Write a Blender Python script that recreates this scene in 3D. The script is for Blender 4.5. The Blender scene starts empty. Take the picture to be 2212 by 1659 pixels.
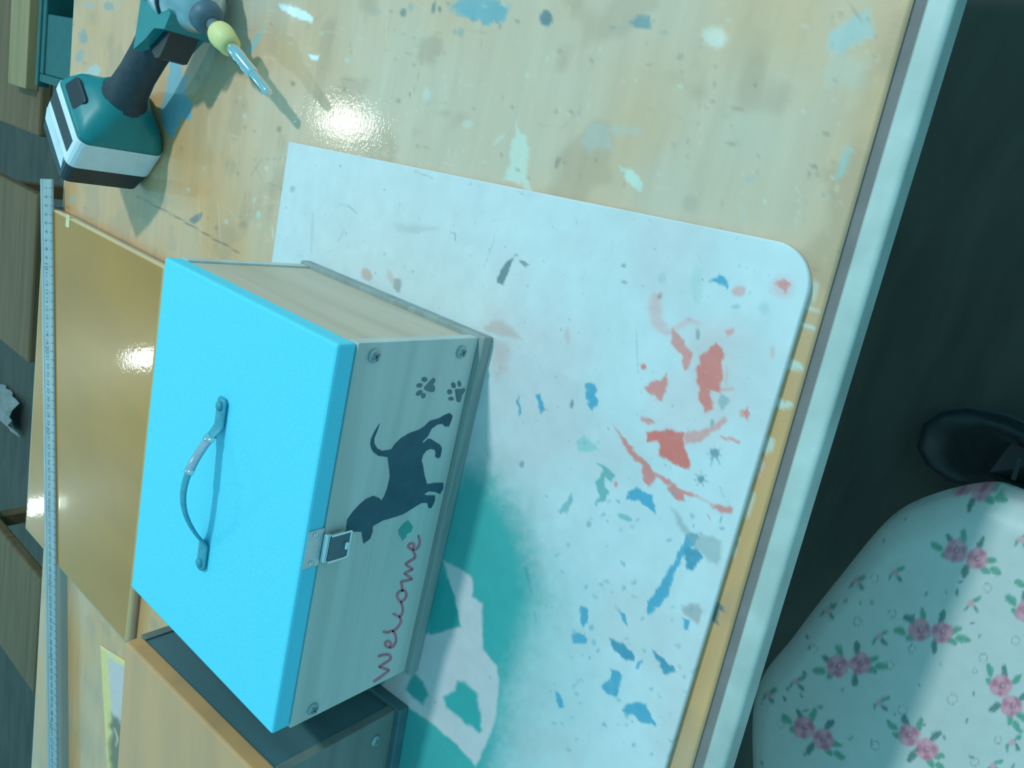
import bpy, bmesh, math, random
import numpy as np
from mathutils import Matrix, Vector

# ------------------------------------------------------------------ frame of the place
# Lengths are first given in "box widths" (1 unit = 0.26 m, the width of the blue box);
# x to the right along the bench, y away from the viewer, z up from the top of the white board.
U = 0.26
TABLE_H = 0.72
ZB = 0.02                       # thickness of the white board
def M3(x, y, z): return Vector((x * U, y * U, TABLE_H + (z + ZB) * U))
ZF = -TABLE_H / U - ZB          # floor in units

RM = np.array([[0.223238, -0.749869, -0.622785],
               [-0.936451, -0.342347, 0.076534],
               [-0.270599, 0.566123, -0.778641]])
CAM = np.array([0.919388, -1.159123, 1.472659])
FPX = 1658.17

# ------------------------------------------------------------------ camera
scene = bpy.context.scene
col = scene.collection
cd = bpy.data.cameras.new('camera')
cam = bpy.data.objects.new('camera', cd)
col.objects.link(cam)
cd.sensor_width = 36.0
cd.lens = FPX / 2212.0 * 36.0
cd.clip_start = 0.01
rm = Matrix((RM[0], -RM[1], -RM[2])).transposed().to_4x4()
cam.matrix_world = Matrix.Translation(M3(*CAM)) @ rm
scene.camera = cam

# ------------------------------------------------------------------ world, lamps, exposure
w = bpy.data.worlds.new('room_air')
scene.world = w
w.use_nodes = True
w.node_tree.nodes['Background'].inputs[0].default_value = (0.24, 0.80, 1.0, 1)
w.node_tree.nodes['Background'].inputs[1].default_value = 0.74

def lamp(name, x, y, z, watts, radius, colour):
    d = bpy.data.lights.new(name, 'POINT')
    d.energy = watts
    d.shadow_soft_size = radius
    d.color = colour
    o = bpy.data.objects.new(name, d)
    o.location = M3(x, y, z)
    col.objects.link(o)
    return o
COOL = (0.76, 0.98, 1.0)
lamp('ceiling_lamp_over_bench', 7.2, 2.2, 10.0, 208, 0.09, COOL)
lamp('ceiling_lamp_row', 0.93, 9.94, 7.3, 16, 0.045, (0.95, 1.0, 0.80))
lamp('ceiling_lamp_row', -5.32, 15.7, 7.3, 16, 0.045, (0.85, 1.0, 0.95))
lamp('ceiling_lamp_row', -11.8, 21.1, 7.3, 16, 0.045, COOL)

vs = scene.view_settings
vs.view_transform = 'Standard'
vs.look = 'None'
vs.gamma = 1.0
vs.use_curve_mapping = False
vs.exposure = 0.0

# ------------------------------------------------------------------ projection helpers
def px_of(P):
    q = (np.asarray(P, float) - CAM) @ RM.T
    return 1106 + FPX * q[..., 0] / q[..., 2], 829.5 + FPX * q[..., 1] / q[..., 2]
def ray(u, v): return RM.T @ np.array([(u - 1106) / FPX, (v - 829.5) / FPX, 1.0])
def on_z(u, v, z=0.0):
    d = ray(u, v); return CAM + d * ((z - CAM[2]) / d[2])
def on_y(u, v, y):
    d = ray(u, v); return CAM + d * ((y - CAM[1]) / d[1])

# ------------------------------------------------------------------ colours
LIGHT = np.array([0.53, 0.92, 1.02])
def lin(c):
    c = np.asarray(c, float) / 255.0
    return np.where(c <= 0.04045, c / 12.92, ((c + 0.055) / 1.055) ** 2.4)
def alb(r, g, b, k=1.0):
    return np.clip(lin((r, g, b)) / (LIGHT * k), 0.004, 0.93)

# ------------------------------------------------------------------ materials
def new_mat(name):
    m = bpy.data.materials.new(name); m.use_nodes = True
    return m, m.node_tree.nodes, m.node_tree.links, m.node_tree.nodes['Principled BSDF']
def plain(name, c, rough=0.5, metal=0.0, noise=0.06, scale=60, bump=0.0, coat=0.0, spec=0.5):
    m, n, l, b = new_mat(name)
    tc = n.new('ShaderNodeTexCoord'); nz = n.new('ShaderNodeTexNoise')
    nz.inputs['Scale'].default_value = scale; nz.inputs['Detail'].default_value = 5
    l.new(tc.outputs['Object'], nz.inputs['Vector'])
    cr = n.new('ShaderNodeValToRGB')
    c = np.asarray(c, float)
    cr.color_ramp.elements[0].color = (*np.clip(c * (1 - noise * 2), 0, 1), 1)
    cr.color_ramp.elements[1].color = (*np.clip(c * (1 + noise * 2), 0, 1), 1)
    cr.color_ramp.elements[0].position = 0.25; cr.color_ramp.elements[1].position = 0.75
    l.new(nz.outputs['Fac'], cr.inputs['Fac']); l.new(cr.outputs['Color'], b.inputs['Base Color'])
    b.inputs['Roughness'].default_value = rough; b.inputs['Metallic'].default_value = metal
    b.inputs['Coat Weight'].default_value = coat; b.inputs['Coat Roughness'].default_value = 0.1
    b.inputs['Specular IOR Level'].default_value = spec
    if bump:
        bp_ = n.new('ShaderNodeBump'); bp_.inputs['Strength'].default_value = bump
        bp_.inputs['Distance'].default_value = 0.001
        l.new(nz.outputs['Fac'], bp_.inputs['Height']); l.new(bp_.outputs['Normal'], b.inputs['Normal'])
    return m
def wood(name, c1, c2, stretch=(2, 60, 60), rough=0.55, coat=0.0, dark=None):
    m, n, l, b = new_mat(name)
    tc = n.new('ShaderNodeTexCoord'); mp = n.new('ShaderNodeMapping')
    mp.inputs['Scale'].default_value = stretch
    l.new(tc.outputs['Object'], mp.inputs['Vector'])
    nz = n.new('ShaderNodeTexNoise'); nz.inputs['Scale'].default_value = 1.6
    nz.inputs['Detail'].default_value = 8; nz.inputs['Distortion'].default_value = 0.6
    l.new(mp.outputs['Vector'], nz.inputs['Vector'])
    cr = n.new('ShaderNodeValToRGB')
    cr.color_ramp.elements[0].color = (*c1, 1); cr.color_ramp.elements[1].color = (*c2, 1)
    cr.color_ramp.elements[0].position = 0.3; cr.color_ramp.elements[1].position = 0.62
    l.new(nz.outputs['Fac'], cr.inputs['Fac']); l.new(cr.outputs['Color'], b.inputs['Base Color'])
    bp_ = n.new('ShaderNodeBump'); bp_.inputs['Strength'].default_value = 0.15
    bp_.inputs['Distance'].default_value = 0.001
    l.new(nz.outputs['Fac'], bp_.inputs['Height']); l.new(bp_.outputs['Normal'], b.inputs['Normal'])
    b.inputs['Roughness'].default_value = rough
    b.inputs['Coat Weight'].default_value = coat; b.inputs['Coat Roughness'].default_value = 0.12
    return m
def painted(name, rough=0.5, coat=0.0, coat_rough=0.1, bump_scale=(40, 300), bump=0.1, grain=0.05, gstretch=(30, 30, 30), spec=0.5, warp=0.0):
    """colour from the mesh's paint layer, plus procedural grain and relief"""
    m, n, l, b = new_mat(name)
    at = n.new('ShaderNodeAttribute'); at.attribute_name = 'paint'
    tc = n.new('ShaderNodeTexCoord'); mp = n.new('ShaderNodeMapping'); mp.inputs['Scale'].default_value = gstretch
    l.new(tc.outputs['Object'], mp.inputs['Vector'])
    nz = n.new('ShaderNodeTexNoise'); nz.inputs['Scale'].default_value = 3; nz.inputs['Detail'].default_value = 8
    l.new(mp.outputs['Vector'], nz.inputs['Vector'])
    mr = n.new('ShaderNodeMapRange'); mr.inputs['From Min'].default_value = 0.25; mr.inputs['From Max'].default_value = 0.75
    mr.inputs['To Min'].default_value = 1 - grain * 2; mr.inputs['To Max'].default_value = 1 + grain * 2
    l.new(nz.outputs['Fac'], mr.inputs['Value'])
    mx = n.new('ShaderNodeVectorMath'); mx.operation = 'SCALE'
    l.new(at.outputs['Color'], mx.inputs[0]); l.new(mr.outputs['Result'], mx.inputs['Scale'])
    l.new(mx.outputs['Vector'], b.inputs['Base Color'])
    n2 = n.new('ShaderNodeTexNoise'); n2.inputs['Scale'].default_value = bump_scale[1]; n2.inputs['Detail'].default_value = 3
    l.new(tc.outputs['Object'], n2.inputs['Vector'])
    n3 = n.new('ShaderNodeTexNoise'); n3.inputs['Scale'].default_value = bump_scale[0]; n3.inputs['Detail'].default_value = 1
    l.new(tc.outputs['Object'], n3.inputs['Vector'])
    b1 = n.new('ShaderNodeBump'); b1.inputs['Strength'].default_value = bump; b1.inputs['Distance'].default_value = 0.0005
    l.new(n2.outputs['Fac'], b1.inputs['Height'])
    b2 = n.new('ShaderNodeBump'); b2.inputs['Strength'].default_value = warp; b2.inputs['Distance'].default_value = 0.001
    l.new(n3.outputs['Fac'], b2.inputs['Height']); l.new(b1.outputs['Normal'], b2.inputs['Normal'])
    l.new(b2.outputs['Normal'], b.inputs['Normal']); l.new(b2.outputs['Normal'], b.inputs['Coat Normal'])
    b.inputs['Roughness'].default_value = rough
    b.inputs['Coat Weight'].default_value = coat; b.inputs['Coat Roughness'].default_value = coat_rough
    b.inputs['Specular IOR Level'].default_value = spec
    return m

MAT = {
    'table': painted('varnished_plywood', rough=0.38, coat=0.6, coat_rough=0.055, spec=0.3, bump_scale=(18, 420), bump=0.13, grain=0.03, gstretch=(4, 30, 10), warp=0.10),
    'board': painted('dull_white_board', rough=0.55, bump=0.10, grain=0.025, gstretch=(25, 25, 25)),
    'cover': painted('floral_vinyl', rough=0.42, bump=0.05, grain=0.02),
    'paper': painted('printed_paper', rough=0.6, bump=0.05, grain=0.02),
    'panel': painted('orange_lacquer', rough=0.30, coat=0.45, coat_rough=0.05, spec=0.2, bump_scale=(9, 260), bump=0.10, grain=0.04, gstretch=(6, 3, 5), warp=0.10),
    'cyan': plain('sky_blue_paint', alb(70, 208, 242), rough=0.65, noise=0.03, scale=900, bump=0.25),
    'wood_x': wood('pale_grey_wood', (0.50, 0.50, 0.46), (0.64, 0.63, 0.59), stretch=(1.3, 30, 24)),
    'wood_y': wood('pale_tan_wood', (0.60, 0.43, 0.32), (0.72, 0.54, 0.42), stretch=(24, 2, 18)),
    'wood_edge': wood('end_grain_wood', (0.25, 0.27, 0.26), (0.34, 0.36, 0.34), stretch=(6, 60, 60)),
    'dark_front': wood('dark_stained_wood', (0.13, 0.15, 0.14), (0.20, 0.22, 0.20), stretch=(1.3, 30, 24)),
    'dark_side': wood('dark_painted_wood', (0.06, 0.13, 0.15), (0.085, 0.17, 0.19), stretch=(24, 2, 18), rough=0.6),
    'lid_orange': wood('orange_varnished_wood', alb(158, 144, 104), alb(172, 154, 106), stretch=(3, 20, 20), rough=0.4, coat=0.25),
    'edge': plain('worn_grey_edging', alb(146, 190, 192), rough=0.38, noise=0.10, scale=30, bump=0.1),
    'groove': plain('dusty_groove', alb(100, 120, 125), rough=0.8),
    'steel': plain('brushed_steel', (0.62, 0.66, 0.68), rough=0.32, metal=1.0, noise=0.05, scale=120),
    'chrome': plain('chrome', (0.75, 0.80, 0.82), rough=0.12, metal=1.0, noise=0.02),
    'dark_steel': plain('dark_polished_steel', (0.10, 0.17, 0.20), rough=0.25, metal=0.8, noise=0.03),
    'slot': plain('screw_slot', (0.16, 0.22, 0.23), rough=0.7),
    'screw': plain('zinc_screw', (0.34, 0.42, 0.43), rough=0.45, metal=0.5, noise=0.05),
    'ruler': plain('satin_aluminium', (0.40, 0.45, 0.47), rough=0.45, metal=0.35, noise=0.04, scale=40),
    'ink': plain('black_ink', (0.03, 0.035, 0.04), rough=0.6),
    'ink_grey': plain('faded_black_ink', (0.12, 0.15, 0.16), rough=0.6),
    'dog': plain('dark_stencil_paint', (0.040, 0.105, 0.140), rough=0.7, noise=0.1, scale=80),
    'paw': plain('grey_stencil_paint', (0.13, 0.19, 0.20), rough=0.7, noise=0.08, scale=80),
    'red_ink': plain('red_marker', (0.62, 0.20, 0.25), rough=0.6, noise=0.12, scale=200),
    'leaf': plain('green_stencil_paint', (0.07, 0.36, 0.32), rough=0.6),
    'handle': plain('painted_strap', alb(48, 148, 175), rough=0.55, noise=0.08, scale=200, bump=0.2),
    'sleeve': plain('clear_grey_sleeve', alb(110, 160, 185), rough=0.18, noise=0.05, coat=0.6),
    'teal': plain('teal_plastic', (0.005, 0.22, 0.235), rough=0.42, noise=0.05),
    'rubber': plain('black_rubber', (0.028, 0.044, 0.058), rough=0.62, noise=0.15, scale=150, bump=0.15),
    'black': plain('black_plastic', (0.014, 0.026, 0.036), rough=0.4, noise=0.08),
    'bumper': plain('grey_blue_rubber', (0.09, 0.15, 0.20), rough=0.5, noise=0.08),
    'label': plain('white_label', (0.78, 0.82, 0.86), rough=0.45, noise=0.04),
    'gear': plain('cast_aluminium', (0.50, 0.58, 0.62), rough=0.36, metal=0.75, noise=0.08, scale=90),
    'yellow': plain('pale_yellow_plastic', (0.86, 0.70, 0.30), rough=0.5, noise=0.03),
    'tape': plain('cream_tape', (0.78, 0.66, 0.38), rough=0.5),
    'floor': wood('dark_floor_boards', (0.050, 0.046, 0.036), (0.082, 0.072, 0.056), stretch=(3, 12, 3), rough=0.7),
    'stool_wood': wood('brown_stool_wood', (0.13, 0.075, 0.030), (0.19, 0.110, 0.050), stretch=(2, 26, 20), rough=0.65),
    'plank': wood('light_brown_plank', (0.30, 0.20, 0.09), (0.40, 0.27, 0.13), stretch=(2, 40, 30)),
    'bin': plain('dark_teal_plastic', (0.012, 0.11, 0.11), rough=0.5),
    'leather': plain('black_leather', (0.012, 0.016, 0.018), rough=0.45, noise=0.2, scale=80, bump=0.2),
    'sole': plain('grey_sole', (0.05, 0.06, 0.06), rough=0.7),
    'white_paper': plain('white_paper', (0.30, 0.30, 0.30), rough=0.7),
    'frame': plain('dark_iron', (0.03, 0.03, 0.03), rough=0.5, metal=0.5),
}

# ------------------------------------------------------------------ object helpers
def thing(name, label, cat, at, group=None, rz=0.0):
    o = bpy.data.objects.new(name, None); col.objects.link(o)
    o.empty_display_size = 0.05
    o.location = at; o.rotation_euler = (0, 0, rz)
    o['label'] = label; o['category'] = cat
    if group: o['group'] = group
    return o
def link(name, me, mat, parent=None, label=None):
    o = bpy.data.objects.new(name, me); col.objects.link(o)
    if mat is not None: me.materials.append(mat)
    if parent is not None: o.parent = parent
    if label: o['label'] = label
    return o
def base_of(parent):
    t = parent
    while t.parent is not None: t = t.parent
    return t
def mesh(name, verts, faces, mat, parent=None, smooth=False, label=None):
    """verts in units of the place; stored relative to the thing's base"""
    vs_ = [M3(*v) for v in verts]
    if parent is not None:
        o0 = base_of(parent).location
        vs_ = [v - o0 for v in vs_]
    me = bpy.data.meshes.new(name); me.from_pydata(vs_, [], faces); me.update()
    fix(me)
    if smooth: me.polygons.foreach_set('use_smooth', [True] * len(me.polygons))
    return link(name, me, mat, parent, label)
def fix(me):
    bm = bmesh.new(); bm.from_mesh(me)
    bmesh.ops.recalc_face_normals(bm, faces=bm.faces); bm.to_mesh(me); bm.free()
def tag(o, label, cat, group=None):
    o['label'] = label; o['category'] = cat
    if group: o['group'] = group
    return o
def box_mesh(name, lo, hi, bevel=0.0, seg=2, xf=None, local=True):
    """bevelled block in units; xf maps a unit point to a unit point"""
    bm = bmesh.new()
    bmesh.ops.create_cube(bm, size=1.0)
    for v in bm.verts:
        v.co = Vector([lo[i] + (v.co[i] + 0.5) * (hi[i] - lo[i]) for i in range(3)])
    if bevel:
        bmesh.ops.bevel(bm, geom=list(bm.edges), offset=bevel, segments=seg, affect='EDGES', profile=0.5)
    for v in bm.verts:
        if xf: v.co = Vector(xf(v.co))
        v.co = v.co * U
    bmesh.ops.recalc_face_normals(bm, faces=bm.faces)
    me = bpy.data.meshes.new(name); bm.to_mesh(me); bm.free()
    return me
def box(name, lo, hi, mat, parent=None, bevel=0.0, seg=2, xf=None, label=None):
    """block in place units, stored relative to the thing's base"""
    me = box_mesh(name, lo, hi, bevel, seg, xf)
    off = M3(0, 0, 0) - (base_of(parent).location if parent is not None else Vector((0, 0, 0)))
    me.transform(Matrix.Translation(off))
    return link(name, me, mat, parent, label)
def lathe(name, prof, A, axis, mat, parent, seg=28, smooth=True, label=None):
    """profile [(s, r)] turned about the line A + s*axis (units)"""
    A = Vector(A); ax = Vector(axis).normalized()
    t = ax.cross(Vector((0, 0, 1))); t = t.normalized() if t.length > 1e-6 else Vector((1, 0, 0))
    b2 = ax.cross(t)
    V, F = [], []
    for s, r in prof:
        for k in range(seg):
            an = 2 * math.pi * k / seg
            V.append(tuple(A + ax * s + (t * math.cos(an) + b2 * math.sin(an)) * r))
    for i in range(len(prof) - 1):
        for k in range(seg):
            F.append((i * seg + k, i * seg + (k + 1) % seg, (i + 1) * seg + (k + 1) % seg, (i + 1) * seg + k))
    F.append(tuple(range(seg))); F.append(tuple((len(prof) - 1) * seg + k for k in range(seg)))
    o = mesh(name, V, F, mat, parent, False, label)
    o.data.polygons.foreach_set('use_smooth', [len(p.vertices) == 4 and smooth for p in o.data.polygons])
    return o
def loft(name, rings, mat, parent, smooth=True, label=None, caps=True):
    n = len(rings[0]); V = [p for r in rings for p in r]; F = []
    for i in range(len(rings) - 1):
        for k in range(n):
            F.append((i * n + k, i * n + (k + 1) % n, (i + 1) * n + (k + 1) % n, (i + 1) * n + k))
    if caps:
        F.append(tuple(range(n))); F.append(tuple((len(rings) - 1) * n + k for k in range(n)))
    o = mesh(name, V, F, mat, parent, False, label)
    o.data.polygons.foreach_set('use_smooth', [len(p.vertices) == 4 and smooth for p in o.data.polygons])
    return o
def prism(name, pts, nrm, th, mat, parent, label=None, base=None):
    """flat outline (units, 3d points) with a small thickness along nrm; islands given as list of outlines"""
    outs = pts if isinstance(pts[0][0], (tuple, list, np.ndarray)) else [pts]
    bm = bmesh.new(); nv = Vector(nrm)
    for o_ in outs:
        vs_ = [bm.verts.new(Vector(q)) for q in o_]
        es = [bm.edges.new((vs_[i], vs_[(i + 1) % len(vs_)])) for i in range(len(vs_))]
        bmesh.ops.triangle_fill(bm, edges=es, use_beauty=True, use_dissolve=False)
    r = bmesh.ops.extrude_face_region(bm, geom=list(bm.faces))
    for e in r['geom']:
        if isinstance(e, bmesh.types.BMVert): e.co += nv * th
    bmesh.ops.recalc_face_normals(bm, faces=bm.faces)
    off = M3(0, 0, 0) - (base_of(parent).location if parent is not None else Vector((0, 0, 0)))
    for v in bm.verts: v.co = v.co * U + off
    me = bpy.data.meshes.new(name); bm.to_mesh(me); bm.free()
    return link(name, me, mat, parent, label)
def ribbon_outline(path, width):
    """closed outline around an open 2d path"""
    P = [np.array(q, float) for q in path]; L, Rr = [], []
    for i, q in enumerate(P):
        a = P[max(i - 1, 0)]; b = P[min(i + 1, len(P) - 1)]
        d = b - a; d = d / (np.linalg.norm(d) + 1e-9); nn = np.array([-d[1], d[0]])
        wd = width * (0.6 if i in (0, len(P) - 1) else 1.0) / 2
        L.append(q + nn * wd); Rr.append(q - nn * wd)
    return L, Rr
def smooth_path(path, n=6):
    P = [np.array(q, float) for q in path]; out = []
    for i in range(len(P) - 1):
        p0, p1, p2, p3 = P[max(i - 1, 0)], P[i], P[i + 1], P[min(i + 2, len(P) - 1)]
        for k in range(n):
            t = k / n
            out.append(0.5 * (2 * p1 + (p2 - p0) * t + (2 * p0 - 5 * p1 + 4 * p2 - p3) * t * t + (3 * p1 - p0 - 3 * p2 + p3) * t ** 3))
    out.append(P[-1]); return out

# ------------------------------------------------------------------ paint layers on flat grids
def vnoise(x, y, s, seed):
    r = np.random.RandomState(seed); T = r.rand(256, 256)
    a = x * s; b = y * s
    i = np.floor(a).astype(int); j = np.floor(b).astype(int)
    fa = a - i; fb = b - j; fa = fa * fa * (3 - 2 * fa); fb = fb * fb * (3 - 2 * fb)
    g = lambda p, q: T[p % 256, q % 256]
    return (g(i, j) * (1 - fa) + g(i + 1, j) * fa) * (1 - fb) + (g(i, j + 1) * (1 - fa) + g(i + 1, j + 1) * fa) * fb
def fbm(x, y, s, seed): return (vnoise(x, y, s, seed) * 4 + vnoise(x, y, s * 2.1, seed + 1) * 2 + vnoise(x, y, s * 4.3, seed + 2)) / 7
class Painter:
    def __init__(self, u, v, base):
        self.u, self.v = u, v
        self.c = np.tile(np.asarray(base, float), (len(u), 1))
        self.wu = (fbm(u, v, 1 / 14.0, 5) - 0.5); self.wv = (fbm(u, v, 1 / 14.0, 55) - 0.5)
    def blend(self, idx, a, colour):
        self.c[idx] = self.c[idx] * (1 - a[:, None]) + np.asarray(colour) * a[:, None]
    def poly(self, pts, colour, alpha=1.0, soft=2.5, warp=7.0, mott=0.0):
        P = np.array(pts, float); m = soft + warp + 4
        s = np.where((self.u > P[:, 0].min() - m) & (self.u < P[:, 0].max() + m) & (self.v > P[:, 1].min() - m) & (self.v < P[:, 1].max() + m))[0]
        if not len(s): return
        x = self.u[s] + self.wu[s] * warp * 2; y = self.v[s] + self.wv[s] * warp * 2
        d2 = np.full(len(s), 1e12); ins = np.zeros(len(s), bool)
        for k in range(len(P)):
            a, b = P[k], P[(k + 1) % len(P)]
            e = b - a; t = np.clip(((x - a[0]) * e[0] + (y - a[1]) * e[1]) / (e @ e + 1e-9), 0, 1)
            d2 = np.minimum(d2, (x - a[0] - t * e[0]) ** 2 + (y - a[1] - t * e[1]) ** 2)
            c = ((a[1] > y) != (b[1] > y)) & (x < (b[0] - a[0]) * (y - a[1]) / (b[1] - a[1] + 1e-12) + a[0])
            ins ^= c
        d = np.sqrt(d2) * np.where(ins, -1, 1)
        al = np.clip(0.5 - d / (2 * soft), 0, 1); al = al * al * (3 - 2 * al) * alpha
        if mott: al = al * np.clip(1 - mott + 2 * mott * fbm(x, y, 1 / 9.0, 91), 0, 1)
        self.blend(s, al, colour)
    def ell(self, cx, cy, rx, ry, colour, alpha=1.0, soft=2.5, rot=0.0, warp=3.0, mott=0.0):
        n = 18; c, s_ = math.cos(math.radians(rot)), math.sin(math.radians(rot))
        self.poly([(cx + rx * math.cos(2 * math.pi * k / n) * c - ry * math.sin(2 * math.pi * k / n) * s_,
                    cy + rx * math.cos(2 * math.pi * k / n) * s_ + ry * math.sin(2 * math.pi * k / n) * c) for k in range(n)], colour, alpha, soft, warp, mott)
    def line(self, path, width, colour, alpha=1.0, soft=1.5, warp=1.0):
        L, Rr = ribbon_outline(path, width)
        self.poly([tuple(q) for q in L] + [tuple(q) for q in Rr[::-1]], colour, alpha, soft, warp)
def grid_slab(name, xs, ys, ztop, th, mat, parent, paint, keep=None, edge_y=None, side_col=None):
    """a slab with a finely divided, painted top; edge_y(x) -> (y0, y1) lets the long edges run slightly askew"""
    X, Y = np.meshgrid(xs, ys, indexing='ij')
    if edge_y is not None:
        y0, y1 = edge_y(X)
        t = (Y - ys[0]) / (ys[-1] - ys[0]); Y = y0 + (y1 - y0) * t
    if keep is not None: X, Y = keep(X, Y)
    nx, ny = X.shape
    top = np.stack([X.ravel(), Y.ravel(), np.full(X.size, ztop)], 1)
    u, v = px_of(top)
    p = Painter(u, v, (0.5, 0.5, 0.5)); p.X, p.Y = top[:, 0], top[:, 1]
    paint(p)
    idx = np.arange(nx * ny).reshape(nx, ny)
    q = np.stack([idx[:-1, :-1], idx[1:, :-1], idx[1:, 1:], idx[:-1, 1:]], -1).reshape(-1, 4)
    ring = np.concatenate([idx[:, 0], idx[-1, 1:], idx[-2::-1, -1], idx[0, -2:0:-1]])
    nb = len(ring); low = top[ring].copy(); low[:, 2] = ztop - th
    V = np.concatenate([top, low]); b0 = nx * ny
    j = np.arange(nb); k = (j + 1) % nb
    side = np.stack([ring[j], b0 + j, b0 + k, ring[k]], -1)
    Vm = V * U + np.array([0, 0, TABLE_H + ZB * U])
    if parent is not None: Vm = Vm - np.array(base_of(parent).location)
    faces4 = np.concatenate([q, side])
    me = bpy.data.meshes.new(name)
    me.vertices.add(len(Vm)); me.vertices.foreach_set('co', Vm.astype(np.float32).ravel())
    nl = faces4.size + nb
    me.loops.add(nl)
    me.loops.foreach_set('vertex_index', np.concatenate([faces4.ravel(), b0 + np.arange(nb)[::-1]]).astype(np.int32))
    me.polygons.add(len(faces4) + 1)
    me.polygons.foreach_set('loop_start', np.concatenate([np.arange(len(faces4)) * 4, [faces4.size]]).astype(np.int32))
    me.update(calc_edges=True); me.validate()
    ca = me.color_attributes.new('paint', 'FLOAT_COLOR', 'POINT')
    cc = np.ones((len(Vm), 4), np.float32); cc[:b0, :3] = np.clip(p.c, 0, 1); cc[b0:, :3] = np.clip(p.c, 0, 1)[ring] if side_col is None else np.asarray(side_col)
    ca.data.foreach_set('color', cc.ravel())
    fix(me)
    return link(name, me, mat, parent)

# ================================================================== the setting
fl = mesh('floor', [(-40, -25, ZF), (40, -25, ZF), (40, 60, ZF), (-40, 60, ZF)], [(0, 1, 2, 3)], MAT['floor'])
fl['kind'] = 'structure'

# ================================================================== work bench
bench = thing('work_bench', 'paint-stained varnished orange plywood work bench with grey front edging', 'table', M3(-0.9, 0.9, ZF))
ZT = -ZB
def bench_edges(x): return -0.775 + 0.052 * x, 2.585 + 0.022 * x
TEALS = alb(95, 165, 180); PALE = alb(165, 212, 205)
def paint_bench(p):
    x, y = p.X, p.Y
    a = fbm(x, y, 2.2, 11)[:, None]; g = fbm(x * 0.25, y, 26.0, 21)[:, None]
    p.c[:] = alb(174, 160, 112) * (0.95 + 0.10 * g)
    grey = np.clip((a - 0.34) * 2.6, 0, 0.9)
    # lamp sheen and haze painted pale grey into the bench's middle and right
    paled = (np.clip(1.6 - ((x - 1.15) / 0.7) ** 2 - ((y - 0.35) / 1.2) ** 2, 0, 1) * np.clip((y + 0.74) / 0.12, 0, 1) * (0.6 + 0.8 * (fbm(x, y, 4.0, 15) - 0.2)))[:, None].clip(0, 1)
    p.c[:] = p.c * (1 - (0.40 * grey + 0.5 * paled)) + alb(164, 192, 182) * (0.40 * grey + 0.5 * paled)
    dirt = np.clip((fbm(x, y, 7.0, 31) - 0.60) * 3, 0, 0.35)[:, None]
    p.c[:] = p.c * (1 - dirt) + alb(135, 140, 120) * dirt
    P, E, L = p.poly, p.ell, p.line
    # blue and teal paint
    P([(965, 8), (1000, 25), (1012, 42), (1060, 52), (1085, 46), (1098, 24), (1085, 10), (1060, -4), (1010, -6)], TEALS, 0.9, 3, 10)
    P([(960, 18), (1100, 8), (1085, 30), (1010, 38)], TEALS, 0.6, 5, 12)
    E(1179, 39, 13, 17, alb(72, 122, 136), 0.9, 2.5, 0, 5); E(871, 28, 7, 10, alb(90, 130, 135), 0.8); E(937, 16, 4, 13, alb(85, 125, 130), 0.8, 2, 15)
    E(949, 20, 4, 6, alb(85, 125, 130), 0.8); E(886, 15, 7, 9, alb(120, 165, 170), 0.6); E(1385, 46, 25, 14, alb(95, 145, 155), 0.85, 3, -15, 8)
    E(995, 70, 7, 12, alb(110, 160, 165), 0.6); E(983, 70, 5, 6, alb(120, 150, 150), 0.6); E(808, 25, 14, 9, alb(140, 165, 155), 0.5)
    E(1322, 60, 9, 6, alb(110, 150, 160), 0.5); E(1402, 55, 8, 8, alb(100, 150, 160), 0.7); E(1435, 70, 8, 7, alb(130, 160, 160), 0.5)
    P([(602, 8), (640, 15), (672, 32), (678, 42), (674, 50), (640, 38), (606, 19)], alb(195, 250, 255), 1, 2, 2)
    P([(665, 118), (691, 119), (684, 132), (673, 130)], alb(200, 250, 255), 1, 2, 2)
    P([(1115, 258), (1122, 290), (1140, 302), (1143, 350), (1139, 380), (1152, 425), (1136, 429), (1125, 397), (1086, 390), (1102, 352), (1099, 325), (1110, 300)], PALE, 0.85, 3, 7)
    P([(1066, 310), (1085, 290), (1092, 292), (1078, 306), (1068, 316)], PALE, 0.7, 2, 3)
    P([(1062, 398), (1130, 396), (1136, 420), (1120, 424), (1064, 410)], alb(178, 172, 150), 0.8, 4, 5)
    P([(1338, 358), (1366, 368), (1387, 394), (1383, 412), (1368, 406), (1350, 386)], PALE, 0.95, 2, 3)
    P([(1272, 262), (1300, 268), (1380, 280), (1375, 292), (1320, 290), (1325, 330), (1262, 322), (1258, 298)], alb(150, 190, 190), 0.5, 9, 12)
    E(1010, 268, 12, 9, PALE, 0.5, 4); E(922, 204, 9, 14, PALE, 0.5, 3); E(1545, 80, 28, 20, alb(185, 225, 222), 0.6, 10, 0, 8)
    P([(1838, 38), (1880, 18), (1887, 85), (1845, 92), (1815, 118), (1786, 108), (1797, 72)], alb(135, 190, 195), 0.75, 7, 10)
    P([(1790, 110), (1880, 130), (1860, 190), (1780, 180)], alb(160, 195, 190), 0.4, 16, 14)
    P([(1824, 314), (1841, 319), (1836, 352), (1824, 382), (1808, 386), (1813, 358)], alb(130, 188, 190), 0.8, 3, 6)
    L([(1748, 382), (1747, 360), (1757, 355), (1765, 364), (1763, 378)], 4, alb(110, 130, 120), 0.7); L([(1775, 424), (1788, 410), (1801, 428)], 7, alb(120, 150, 150), 0.6, 3)
    E(1492, 440, 16, 18, alb(150, 165, 155), 0.5, 6); E(1622, 388, 12, 8, alb(135, 175, 175), 0.5); E(1762, 582, 5, 5, alb(150, 145, 110), 0.7)
    P([(1592, 430), (1606, 440), (1622, 505), (1610, 515), (1600, 480)], alb(165, 190, 178), 0.5, 5)
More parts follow.
